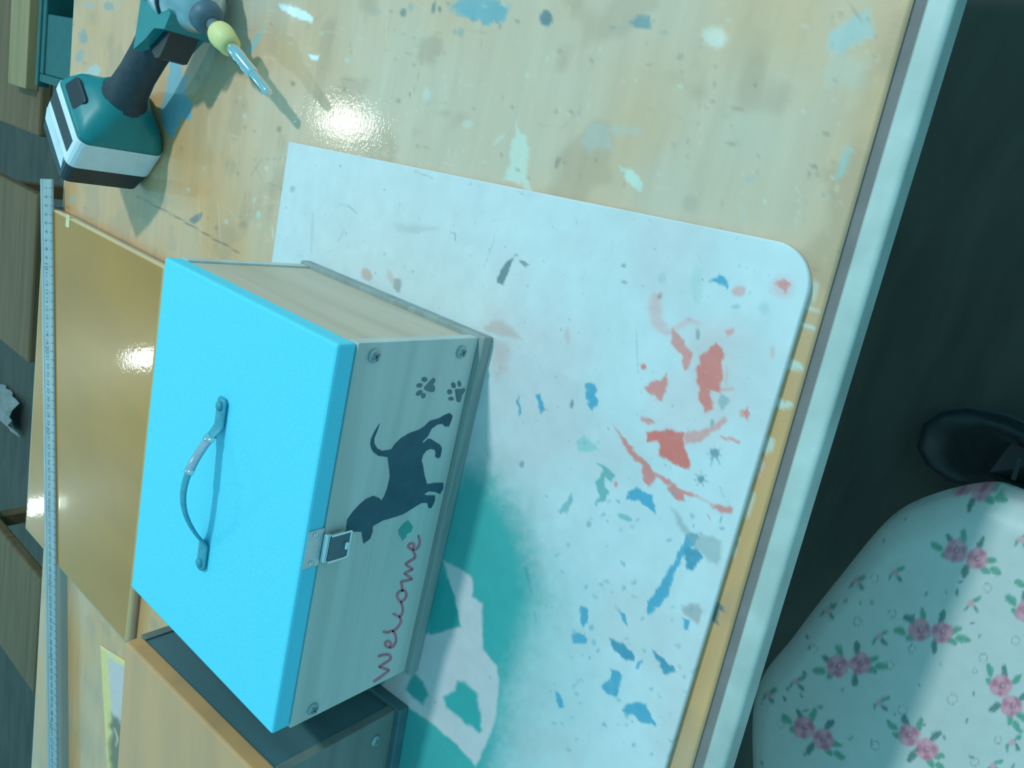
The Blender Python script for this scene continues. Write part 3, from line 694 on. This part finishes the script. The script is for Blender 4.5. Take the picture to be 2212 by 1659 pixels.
box2, lid2 = make_box('wooden_box', 'dark-sided wooden box with orange varnished lid standing left of the blue-lidded box', (-0.622, 0.002, 0), math.radians(3.6), MAT['lid_orange'], 'dark_front', 'dark_side', 'dark_side')
for q in ((-0.075, 0.10), (-0.085, 0.35)): screw_at(box2, xyz=q)

# ================================================================== orange lacquered panel behind
PT = 0.047; ZP = ZT + PT
pc = [on_z(*q, ZP) for q in ((96, 440), (345, 575), (275, 1395), (55, 1140))]
px0 = (pc[2][0] + pc[3][0]) / 2; px1 = (pc[0][0] + pc[1][0]) / 2
py0 = min(pc[1][1], pc[2][1]) + 0.02; py1 = (pc[0][1] + pc[3][1]) / 2
panel = thing('lacquered_panel', 'glossy orange-brown lacquered panel lying behind the blue-lidded box', 'panel', M3((px0 + px1) / 2, (py0 + py1) / 2, ZT))
def paint_panel(p):
    x, y = p.X, p.Y
    g = fbm(x * 0.6, y * 0.3, 4.0, 41)[:, None]
    p.c[:] = alb(146, 124, 44) * (0.92 + 0.16 * g)
    fr = np.minimum(np.minimum(x - px0, px1 - x), np.minimum(y - py0, py1 - y))
    a = np.clip(1 - fr / 0.006, 0, 1)[:, None]
    p.c[:] = p.c * (1 - a) + alb(205, 195, 150) * a
grid_slab('panel_top', np.linspace(px0, px1, 160), np.linspace(py0, py1, 110), ZP, PT, MAT['panel'], panel, paint_panel, side_col=alb(120, 150, 160))
q = on_z(147, 478, ZP)
tag(box('tape_scrap', (q[0] - 0.026, q[1] - 0.018, ZP), (q[0] + 0.028, q[1] + 0.018, ZP + 0.002), MAT['tape']), 'short cream tape scrap at the corner of the lacquered panel', 'tape')

# ================================================================== steel rule
ZR = ZP + 0.001
ra = (on_z(88, 387, ZR) + on_z(117, 387, ZR)) / 2; rb = (on_z(100, 1659, ZR) + on_z(133, 1659, ZR)) / 2
d = rb - ra; d = d / np.linalg.norm(d); nrm = np.array([-d[1], d[0], 0.0])       # nrm points towards the viewer side
if nrm[1] > 0: nrm = -nrm
RL, RWd, RTh = 3.95, 0.066, 0.005
rule = thing('steel_ruler', 'long silver metal ruler laid across the lacquered panel', 'ruler', M3(*ra))
def rp(s, c, h): return tuple(ra + d * s + nrm * c + np.array([0, 0, h]))
def rbar(name, s0, s1, c0, c1, h0, h1, mat, parent):
    V = [rp(s, c, h) for h in (h0, h1) for s, c in ((s0, c0), (s1, c0), (s1, c1), (s0, c1))]
    return mesh(name, V, [(0, 1, 2, 3), (4, 5, 6, 7), (0, 1, 5, 4), (1, 2, 6, 5), (2, 3, 7, 6), (3, 0, 4, 7)], mat, parent)
blade = rbar('blade', 0, RL, -RWd, RWd, 0, RTh, MAT['ruler'], rule)
rbar('blade_ridge', 0.002, RL - 0.002, -RWd * 0.72, -RWd * 0.60, RTh, RTh + 0.0012, MAT['ruler'], rule)
CM = 0.385 / 10.0
V, F = [], []
for k in range(1, 101):
    for sgn in (1,):
        ln = 0.030 if k % 5 else 0.042
        b0 = len(V); s = k * CM
        for h in (RTh, RTh + 0.0006):
            for ds, c in ((-0.0016, RWd), (0.0016, RWd), (0.0016, RWd - ln), (-0.0016, RWd - ln)): V.append(rp(s + ds, c * sgn, h))
        F += [tuple(b0 + i for i in f) for f in ((0, 1, 2, 3), (4, 5, 6, 7), (0, 1, 5, 4), (1, 2, 6, 5), (2, 3, 7, 6), (3, 0, 4, 7))]
    for mm in range(1, 10):
        b0 = len(V); s = (k - 1 + mm / 10) * CM
        for ds, c in ((-0.0008, RWd), (0.0008, RWd), (0.0008, RWd - 0.016), (-0.0008, RWd - 0.016)): V.append(rp(s + ds, c, RTh + 0.0005))
        F.append((b0, b0 + 1, b0 + 2, b0 + 3))
mesh('scale_marks', V, F, MAT['ink_grey'], rule, label='black centimetre marks')
bmN = bmesh.new()
for k in range(1, 100):
    cu = bpy.data.curves.new('n', 'FONT'); cu.body = str(k); cu.size = 0.050 if k % 10 == 0 else 0.036; cu.align_x = 'CENTER'
    ob = bpy.data.objects.new('n', cu); col.objects.link(ob)
    mm_ = bpy.data.meshes.new_from_object(ob)
    for v in mm_.vertices:
        # numerals read from the far side of the bench
        P_ = rp(k * CM + v.co.x * 0.8, 0.012 - v.co.y - 0.004, RTh + 0.0007)
        v.co = M3(*P_) - rule.location
    bmN.from_mesh(mm_)
    bpy.data.objects.remove(ob); bpy.data.curves.remove(cu); bpy.data.meshes.remove(mm_)
me = bpy.data.meshes.new('numerals'); bmN.to_mesh(me); bmN.free()
link('numerals', me, MAT['ink_grey'], rule, 'printed black numbers')

# ================================================================== leaflet behind the orange-lidded box
sa, sb, sc = on_z(218, 1393, ZT), on_z(233, 1659, ZT), on_z(268, 1425, ZT)
sheet = thing('leaflet', 'greyish leaflet with pale yellow border behind the orange-lidded box', 'paper', M3(*sa))
SN = 60
e1 = (sb - sa); e1 = e1 * 1.25; e2 = (sc - sa) * 2.0
def sheet_map(X, Y): return sa[0] + e1[0] * X + e2[0] * Y, sa[1] + e1[1] * X + e2[1] * Y
def paint_sheet(p):
    p.c[:] = alb(168, 190, 195)
    p.poly([(216, 1388), (233, 1418), (240, 1530), (246, 1680), (226, 1680), (218, 1530)], alb(190, 202, 140), 1, 2, 1)
    p.poly([(216, 1390), (236, 1408), (300, 1440), (300, 1458), (262, 1436), (236, 1422)], alb(195, 205, 150), 1, 2, 1)
    p.poly([(240, 1540), (262, 1560), (300, 1580), (300, 1700), (240, 1700), (238, 1600)], alb(90, 110, 90), 0.9, 8, 8)
    p.line([(247, 1572), (254, 1596), (250, 1612)], 5, alb(180, 180, 165), .8)
grid_slab('sheet', np.linspace(0, 1, SN), np.linspace(0, 1, SN), ZT + 0.004, 0.004, MAT['paper'], sheet, paint_sheet, keep=sheet_map)

# ================================================================== cordless impact driver lying on its side
KB = np.array([0.648, 1.735, 0.0]); KB[2] = ZT
aV = np.array([0.73, -0.685, 0.0]); aV /= np.linalg.norm(aV); bV = np.array([-aV[1] * -1, 0, 0])
bV = np.array([aV[1], -aV[0], 0.0])                        # towards the nose
drv = thing('impact_driver', 'teal and black cordless impact driver lying on its side with a nut bit', 'power tool', M3(*KB))
def dl(a, b, h): return tuple(KB + aV * a + bV * b + np.array([0, 0, h]))
def rrect(a, b0, b1, h0, h1, r, n=5):
    out = []
    for cx_, cy_, s in ((b1 - r, h1 - r, 0), (b0 + r, h1 - r, 1), (b0 + r, h0 + r, 2), (b1 - r, h0 + r, 3)):
        for k in range(n):
            an = s * math.pi / 2 + k / (n - 1) * math.pi / 2
            out.append(dl(a, cx_ + r * math.cos(an), cy_ + r * math.sin(an)))
    return out
batt = loft('battery', [rrect(-0.235, -0.255, -0.03, 0.035, 0.265, .03), rrect(-0.222, -0.275, -0.008, 0.010, 0.29, .03), rrect(-0.13, -0.28, -0.002, 0.0, 0.298, .03), rrect(-0.004, -0.28, -0.002, 0.0, 0.298, .03)], MAT['black'], drv, smooth=False)
loft('battery_label', [rrect(-0.13, -0.285, 0.001, -0.0005, 0.3005, .032), rrect(-0.122, -0.286, 0.002, -0.001, 0.3015, .032), rrect(-0.008, -0.286, 0.002, -0.001, 0.3015, .032), rrect(-0.002, -0.285, 0.001, -0.0005, 0.3005, .032)], MAT['label'], batt, smooth=False, label='white wrap-around label')
box('label_band', (0, 0, 0), (1, 1, 1), MAT['black'], batt, 0, xf=lambda p_: dl(-0.095 + 0.060 * p_.x, -0.262 + 0.225 * p_.y, 0.3012 + 0.0015 * p_.z))
box('label_plate', (0, 0, 0), (1, 1, 1), MAT['label'], batt, 0, xf=lambda p_: dl(-0.185 + 0.062 * p_.x, -0.255 + 0.22 * p_.y, 0.288 + 0.006 * p_.z + 0.012 * p_.x))
rs = random.Random(5)
V, F = [], []
s = -0.225
while s < -0.06:
    wd = rs.uniform(0.008, 0.02); b0 = len(V)
    for a_, b_ in ((-0.168, s), (-0.168, s + wd), (-0.142, s + wd), (-0.142, s)): V.append(dl(a_, b_, 0.2985 + (a_ + 0.155) * 0.19))
    F.append((b0, b0 + 1, b0 + 2, b0 + 3)); s += wd + rs.uniform(0.006, 0.015)
mesh('label_print', V, F, MAT['ink_grey'], batt)
loft('foot_housing', [rrect(-0.001, -0.285, 0.001, 0.0, 0.300, .035), rrect(0.02, -0.285, 0.0, 0.004, 0.297, .05), rrect(0.055, -0.275, -0.015, 0.02, 0.280, .06), rrect(0.085, -0.24, -0.05, 0.055, 0.245, .06), rrect(0.12, -0.222, -0.062, 0.075, 0.222, .06)], MAT['teal'], drv, smooth=True)
box('release_button', (0, 0, 0), (1, 1, 1), MAT['black'], drv, 0.15, seg=3, xf=lambda p_: dl(0.020 + 0.055 * p_.x, -0.235 + 0.11 * p_.y, 0.290 - 0.026 * p_.x + 0.008 * p_.z))
# handle with rubber grip
def ering(a, bc, hb, hz, zc, n=20): return [dl(a, bc + hb * math.cos(t), zc + hz * math.sin(t)) for t in np.linspace(0, 2 * math.pi, n + 1)[:-1]]
loft('grip', [ering(0.06, -0.140, 0.070, 0.066, 0.15), ering(0.115, -0.140, 0.084, 0.078, 0.15), ering(0.15, -0.142, 0.066, 0.066, 0.15), ering(0.23, -0.146, 0.058, 0.060, 0.148), ering(0.32, -0.150, 0.059, 0.060, 0.145), ering(0.42, -0.158, 0.068, 0.064, 0.140), ering(0.50, -0.185, 0.095, 0.078, 0.134), ering(0.54, -0.20, 0.10, 0.080, 0.130)], MAT['rubber'], drv, label='black rubber grip')
# head along the nose axis
nd = np.array(dl(0.755, 0.37, 0.11)) - np.array(dl(0.645, -0.02, 0.132)); nd /= np.linalg.norm(nd)
N0 = np.array(dl(0.645, -0.02, 0.132))
def nose(name, prof, mat, label=None, seg=28): return lathe(name, prof, N0, nd, mat, drv, seg, True, label)
nose('motor_housing', [(-0.52, 0.06), (-0.50, 0.10), (-0.47, 0.122), (-0.30, 0.126), (-0.20, 0.122), (-0.165, 0.114)], MAT['teal'])
nose('gear_case', [(-0.185, 0.116), (-0.17, 0.120), (-0.12, 0.120), (-0.105, 0.112), (-0.08, 0.104), (-0.045, 0.088), (-0.02, 0.066), (-0.005, 0.050)], MAT['gear'], 'silver cast gear case')
nose('gear_ring', [(-0.108, 0.114), (-0.104, 0.116), (-0.096, 0.116), (-0.092, 0.112)], MAT['black'])
nose('nose_bumper', [(-0.018, 0.046), (-0.012, 0.052), (0.012, 0.051), (0.026, 0.045), (0.034, 0.036), (0.036, 0.024)], MAT['bumper'])
nose('bit_holder', [(0.03, 0.020), (0.085, 0.020), (0.09, 0.018)], MAT['gear'])
nose('bit_collar', [(0.066, 0.016), (0.070, 0.026), (0.082, 0.036), (0.098, 0.0405), (0.114, 0.040), (0.130, 0.037), (0.160, 0.033), (0.164, 0.022)], MAT['yellow'], 'pale yellow round collar')
nose('bit_sleeve', [(0.158, 0.018), (0.166, 0.0205), (0.225, 0.0205), (0.229, 0.019), (0.300, 0.019), (0.304, 0.016)], MAT['chrome'], 'chrome bit sleeve')
nose('bit_shaft', [(0.300, 0.014), (0.306, 0.015), (0.385, 0.0145), (0.398, 0.012), (0.402, 0.007)], MAT['chrome'])
# teal neck and trigger guard between grip and head
def plate(name, pts, h0, h1, mat, label=None):
    V = [dl(a, b, h0) for a, b in pts] + [dl(a, b, h1) for a, b in pts]; n = len(pts)
    return mesh(name, V, [tuple(range(n)), tuple(range(n, 2 * n))] + [(k, (k + 1) % n, n + (k + 1) % n, n + k) for k in range(n)], mat, drv, label=label)
plate('neck', [(0.36, -0.115), (0.43, -0.09), (0.50, -0.075), (0.545, -0.03), (0.60, -0.04), (0.60, -0.30), (0.52, -0.28), (0.50, -0.215)], 0.055, 0.222, MAT['teal'], 'teal neck flaring into the head')
plate('trigger', [(0.40, -0.105), (0.41, -0.045), (0.43, -0.03), (0.48, -0.035), (0.53, -0.045), (0.55, -0.09), (0.48, -0.12)], 0.095, 0.190, MAT['black'], 'black trigger')
plate('direction_switch', [(0.535, -0.17), (0.54, -0.13), (0.565, -0.135), (0.56, -0.175)], 0.215, 0.228, MAT['black'])
for b_ in (-0.20, -0.10): lathe('housing_screw', [(0, 0.014), (0.006, 0.012)], dl(0.585, b_, 0.220), (0, 0, 1), MAT['black'], drv, 14)

# ================================================================== stool with a floral cover in front of the bench
ZS = -1.0
OUT = [on_z(u, v, ZS)[:2] for u, v in ((1612, 1659), (1622, 1500), (1700, 1388), (1800, 1259), (1900, 1142), (2000, 1090), (2120, 1068), (2205, 1092))]
OUT += [np.array(q) for q in ((0.36, -1.30), (0.34, -1.75), (0.20, -2.10), (-0.25, -2.28), (-0.85, -2.28), (-1.25, -2.10), (-1.40, -1.65), (-1.36, -1.15), (-1.18, -0.86))]
def closed_smooth(P, n):
    P = [np.array(q, float) for q in P]; out = []; m = len(P)
    for i in range(m):
        p0, p1, p2, p3 = P[i - 1], P[i], P[(i + 1) % m], P[(i + 2) % m]
        for k in range(n):
            t = k / n
            out.append(0.5 * (2 * p1 + (p2 - p0) * t + (2 * p0 - 5 * p1 + 4 * p2 - p3) * t * t + (3 * p1 - p0 - 3 * p2 + p3) * t ** 3))
    return np.array(out)
ol = closed_smooth(OUT, 26); cen = np.array([-0.5, -1.45])
stool = thing('padded_stool', 'padded stool with a pale floral cover pulled up at the bench front', 'stool', M3(cen[0], cen[1], ZF))
NR = 170; NS = len(ol)
rr = np.concatenate([np.linspace(0.004, 0.93, NR - 20), np.linspace(0.93, 1.0, 21)[1:]])
V = []
for r in rr:
    e = max(0.0, (r - 0.90) / 0.10)
    zz = ZS + 0.045 * (1 - r * r) - 0.075 * (1 - math.sqrt(max(0, 1 - e * e)))
    q = cen + (ol - cen) * r
    V.append(np.column_stack([q, np.full(NS, zz)]))
for zz, sc_ in ((ZS - 0.16, 1.004), (ZS - 0.26, 0.99), (ZS - 0.285, 0.95)):
    V.append(np.column_stack([cen + (ol - cen) * sc_, np.full(NS, zz)]))
V = np.concatenate(V); nr = NR + 3
i, k = np.meshgrid(np.arange(nr - 1), np.arange(NS), indexing='ij'); k2 = (k + 1) % NS
F = np.stack([i * NS + k, i * NS + k2, (i + 1) * NS + k2, (i + 1) * NS + k], -1).reshape(-1, 4).tolist()
F.append(list(range(NS))[::-1]); F.append([(nr - 1) * NS + j for j in range(NS)])
cush = mesh('cushion', [tuple(q) for q in V], F, MAT['cover'], stool, True, 'pale vinyl cushion printed with pink roses')
u, v = px_of(np.column_stack([V[:, :2], np.full(len(V), ZS)]))
p = Painter(u, v, alb(166, 208, 212))
PK = alb(196, 140, 165); PKD = alb(150, 105, 140); LF = alb(70, 160, 140); LFD = alb(60, 125, 125); OUTL = alb(110, 150, 150)
rs = random.Random(12)
def rose(cx, cy, r):
    p.ell(cx, cy, r, r * .95, PK, .85, 3, 0, 5)
    for m in range(6):
        an = m * 1.05 + rs.random(); p.ell(cx + r * .62 * math.cos(an), cy + r * .62 * math.sin(an), r * .34, r * .22, PKD if m % 2 else alb(215, 175, 190), .6, 2.5, math.degrees(an) + 90, 2)
    p.ell(cx, cy, r * .32, r * .28, PKD, .8, 2.5)
    p.ell(cx + r * .08, cy - r * .05, r * .13, r * .1, alb(225, 200, 205), .7, 1.5)
def leaf(cx, cy, r, an, c):
    p.ell(cx, cy, r, r * .5, c, .85, 2.5, an, 5); p.line([(cx - r * .8 * math.cos(math.radians(an)), cy - r * .8 * math.sin(math.radians(an))), (cx + r * .8 * math.cos(math.radians(an)), cy + r * .8 * math.sin(math.radians(an)))], 1.6, LFD, .6, 1.2)
def bunch(cx, cy, an, s=1.0):
    dx, dy = math.cos(math.radians(an)), math.sin(math.radians(an))
    for k, (t, o, la) in enumerate(((-46, -18, 30), (-40, 14, -30), (-20, -34, 70), (20, -34, 100), (46, 16, 20), (52, -6, -20), (10, 32, 90), (-66, 6, 10), (70, 10, 0))):
        leaf(cx + s * (t * dx - o * dy), cy + s * (t * dy + o * dx), s * 15, an + la, LF if k % 3 else LFD)
    rose(cx - 24 * s * dx, cy - 24 * s * dy, 25 * s); rose(cx + 24 * s * dx, cy + 24 * s * dy, 24 * s)
def sprig(cx, cy, s=1.0):
    p.ell(cx, cy, 9 * s, 8 * s, PK, .6, 3); leaf(cx + 14 * s, cy - 10 * s, 11 * s, -30, LF); leaf(cx + 12 * s, cy + 12 * s, 9 * s, 50, LFD); leaf(cx - 12 * s, cy + 9 * s, 8 * s, 120, LF)
def ringlet(cx, cy, r):
    n = 12; pts = [(cx + r * math.cos(2 * math.pi * q / n), cy + r * math.sin(2 * math.pi * q / n)) for q in range(n + 1)]
    p.line(pts[:7], 2.2, OUTL, .7, 1.4); p.line(pts[6:], 2.2, OUTL, .7, 1.4)
for b_ in ((1838, 1432, -8), (2015, 1357, 5), (2090, 1195, 20), (1988, 1592, 38), (1762, 1578, 30), (2178, 1492, 62), (2240, 1330, 40), (2120, 1720, 10), (1800, 1720, -20), (2090, 1060, 10)): bunch(*b_)
for s_ in ((2100, 1298), (1935, 1235), (1902, 1372), (1722, 1470), (1850, 1255), (1785, 1320), (2205, 1165), (1660, 1500), (1945, 1085), (2190, 1590), (1905, 1510), (2150, 1640)): sprig(*s_, .9)
for s_ in ((1890, 1248, 9), (1855, 1340, 9), (1930, 1322, 9), (1926, 1430, 9), (2135, 1265, 9), (2128, 1412, 9), (2196, 1376, 9), (1896, 1600, 9), (2160, 1584, 8), (2062, 1500, 11), (1955, 1524, 10), (1974, 1395, 8), (2110, 1440, 5), (2110, 1632, 9), (1760, 1400, 8), (1690, 1560, 8)): ringlet(*s_)
for uu in range(1640, 3300, 165):            # the print goes on over the rest of the cover
    for vv in range(1130, 3000, 165):
        if uu < 2290 and vv < 1760: continue
        bunch(uu + rs.uniform(-40, 40), vv + rs.uniform(-40, 40), rs.uniform(-40, 70))
        sprig(uu + 82 + rs.uniform(-20, 20), vv + 82 + rs.uniform(-20, 20), .9); ringlet(uu + 82 + rs.uniform(-25, 25), vv + rs.uniform(-20, 20), 9)
for k in range(60): leaf(rs.uniform(1640, 2230), rs.uniform(1100, 1700), rs.uniform(3, 7), rs.uniform(0, 180), LFD if rs.random() < .5 else OUTL)
ca = cush.data.color_attributes.new('paint', 'FLOAT_COLOR', 'POINT')
cc = np.ones((len(V), 4), np.float32); cc[:, :3] = np.clip(p.c, 0, 1); ca.data.foreach_set('color', cc.ravel())
for sx in (-1, 1):
    for sy in (-1, 1):
        lathe('leg', [(0, 0.05), (-(ZS - 0.28 - ZF), 0.04)], (cen[0] + 0.45 * sx - 0.15, cen[1] + 0.5 * sy - 0.1, ZS - 0.28), (0, 0, 1), MAT['frame'], stool, 14)
box('seat_frame', (cen[0] - 0.70, cen[1] - 0.7, ZS - 0.335), (cen[0] + 0.40, cen[1] + 0.5, ZS - 0.28), MAT['frame'], stool, 0.01)

# ================================================================== shoe on the floor by the stool
sh = thing('shoe', 'dark leather shoe on the floor beside the floral stool', 'shoe', M3(0.15, -1.05, ZF))
ax = np.array([-0.10, 0.995, 0.0]); sd = np.array([0.995, 0.10, 0.0]); so = np.array([0.17, -1.12, ZF])
def sp(t, s_, h): return tuple(so + ax * t + sd * s_ + np.array([0, 0, h]))
half = [(-0.52, 0.10), (-0.48, 0.14), (-0.3, 0.150), (0.0, 0.145), (0.2, 0.185), (0.36, 0.18), (0.46, 0.135), (0.52, 0.06)]
outl = [(t, s_) for t, s_ in half] + [(t, -s_) for t, s_ in half[::-1]]
loft('sole', [[sp(t, s_, 0.0) for t, s_ in outl], [sp(t, s_, 0.09) for t, s_ in outl]], MAT['sole'], sh, False)
rings = []
for f_, h_, sc_ in ((0, .09, .97), (.2, .17, .97), (.5, .25, .90), (.8, .31, .72), (1, .335, .50)):
    rings.append([sp(t * sc_ - (1 - sc_) * 0.10, s_ * sc_, h_ - (0.10 * f_ if t > 0.2 else 0)) for t, s_ in outl])
loft('upper', rings, MAT['leather'], sh, True)
for t0 in (0.02, 0.07): box('strap', (0, 0, 0), (1, 1, 1), MAT['sole'], sh, 0, xf=lambda p_: sp(t0 + 0.018 * p_.x, -0.05 + 0.10 * p_.y, 0.318 + 0.02 * p_.z))

# ================================================================== things beyond the bench
ZQ = -1.0
def wooden_stool(u0v, label):
    (v0, v1, ue) = u0v
    a = on_z(ue, v0, ZQ); b = on_z(ue, v1, ZQ)
    x1, x0 = a[0], b[0]; y0 = min(a[1], b[1]); y1 = y0 + 1.6
    t = thing('wooden_stool', label, 'stool', M3((x0 + x1) / 2, (y0 + y1) / 2, ZF), 'wooden stools beyond the bench')
    box('seat', (x0, y0, ZQ - 0.09), (x1, y1, ZQ), MAT['stool_wood'], t, 0.02)
    w_ = x1 - x0
    for lx in (x0 + 0.13 * w_, x1 - 0.13 * w_):
        for ly in (y0 + 0.18, y1 - 0.18): box('leg', (lx - 0.06, ly - 0.06, ZF), (lx + 0.06, ly + 0.06, ZQ - 0.09), MAT['stool_wood'], t, 0.006)
    for ly in (y0 + 0.18, y1 - 0.18): box('stretcher', (x0 + 0.13 * w_, ly - 0.03, ZF + 0.5), (x1 - 0.13 * w_, ly + 0.03, ZF + 0.62), MAT['stool_wood'], t, 0.004)
    return t, (x0, x1, y0, y1)
st1, e1_ = wooden_stool((-130, 295, 82), 'brown wooden stool beyond the bench with a plank on it')
st2, e2_ = wooden_stool((410, 785, 60), 'brown wooden stool beyond the bench between the plank stool and crumpled paper')
st3, e3_ = wooden_stool((1235, 1500, 72), 'brown wooden stool beyond the bench at the left end of the ruler')
qa, qb = on_z(60, -60, ZQ + 0.06), on_z(46, 188, ZQ + 0.06)
tag(box('wooden_plank', (qb[0], qb[1] - 0.16, ZQ), (qa[0] + 0.2, qb[1] + 0.19, ZQ + 0.09), MAT['plank'], None, 0.008), 'light brown plank lying on a stool beyond the bench', 'plank')
# teal bin between bench and stool
ZN = -0.55
ba, bb = on_z(84, -200, ZN), on_z(84, 176, ZN); bc = on_z(150, 176, ZN)
bx0, bx1, by0, by1 = bb[0], ba[0] + 0.3, bc[1] - 0.35, bb[1]
tb = thing('storage_bin', 'dark teal plastic bin on the floor behind the bench by the impact driver', 'bin', M3((bx0 + bx1) / 2, (by0 + by1) / 2, ZF))
for nm, lo, hi in (('wall_panel', (bx0, by0, ZF), (bx0 + 0.05, by1, ZN)), ('wall_panel', (bx1 - 0.05, by0, ZF), (bx1, by1, ZN)), ('wall_panel', (bx0 + 0.05, by0, ZF), (bx1 - 0.05, by0 + 0.05, ZN)), ('wall_panel', (bx0 + 0.05, by1 - 0.05, ZF), (bx1 - 0.05, by1, ZN)), ('bottom', (bx0 + 0.05, by0 + 0.05, ZF), (bx1 - 0.05, by1 - 0.05, ZF + 0.05)), ('rim', (bx0 - 0.03, by1, ZN - 0.06), (bx1 + 0.03, by1 + 0.04, ZN + 0.01)), ('lid_flap', (bx0 + 0.05, by0 + 0.05, ZN - 0.05), (bx0 + 0.40, by1 - 0.05, ZN - 0.01))):
    box(nm, lo, hi, MAT['bin'], tb, 0.008)
# crumpled paper on the floor
q = on_z(30, 885, ZF)
rs = random.Random(4)
V, F = [], []
NP = 9
for i_ in range(NP):
    for j_ in range(NP):
        V.append((q[0] - 0.27 + 0.54 * i_ / (NP - 1) + rs.uniform(-.012, .012), q[1] - 0.40 + 0.8 * j_ / (NP - 1) + rs.uniform(-.015, .015), ZF + 0.02 + rs.uniform(0, 0.07) + 0.15 * math.sin(i_ / (NP - 1) * math.pi)))
V += [(x_, y_, z_ - 0.012) for x_, y_, z_ in V[:NP * NP]]
for s_ in (0, NP * NP):
    for i_ in range(NP - 1):
        for j_ in range(NP - 1): F.append(tuple(s_ + a for a in (i_ * NP + j_, i_ * NP + j_ + 1, (i_ + 1) * NP + j_ + 1, (i_ + 1) * NP + j_)))
for i_ in range(NP - 1):
    for a, b in ((i_, i_ + 1), (i_ + NP * (NP - 1), i_ + 1 + NP * (NP - 1)), (i_ * NP, (i_ + 1) * NP), (i_ * NP + NP - 1, (i_ + 1) * NP + NP - 1)): F.append((a, b, b + NP * NP, a + NP * NP))
tag(mesh('crumpled_paper', V, F, MAT['white_paper']), 'crumpled white paper on the dark floor beyond the bench', 'paper')
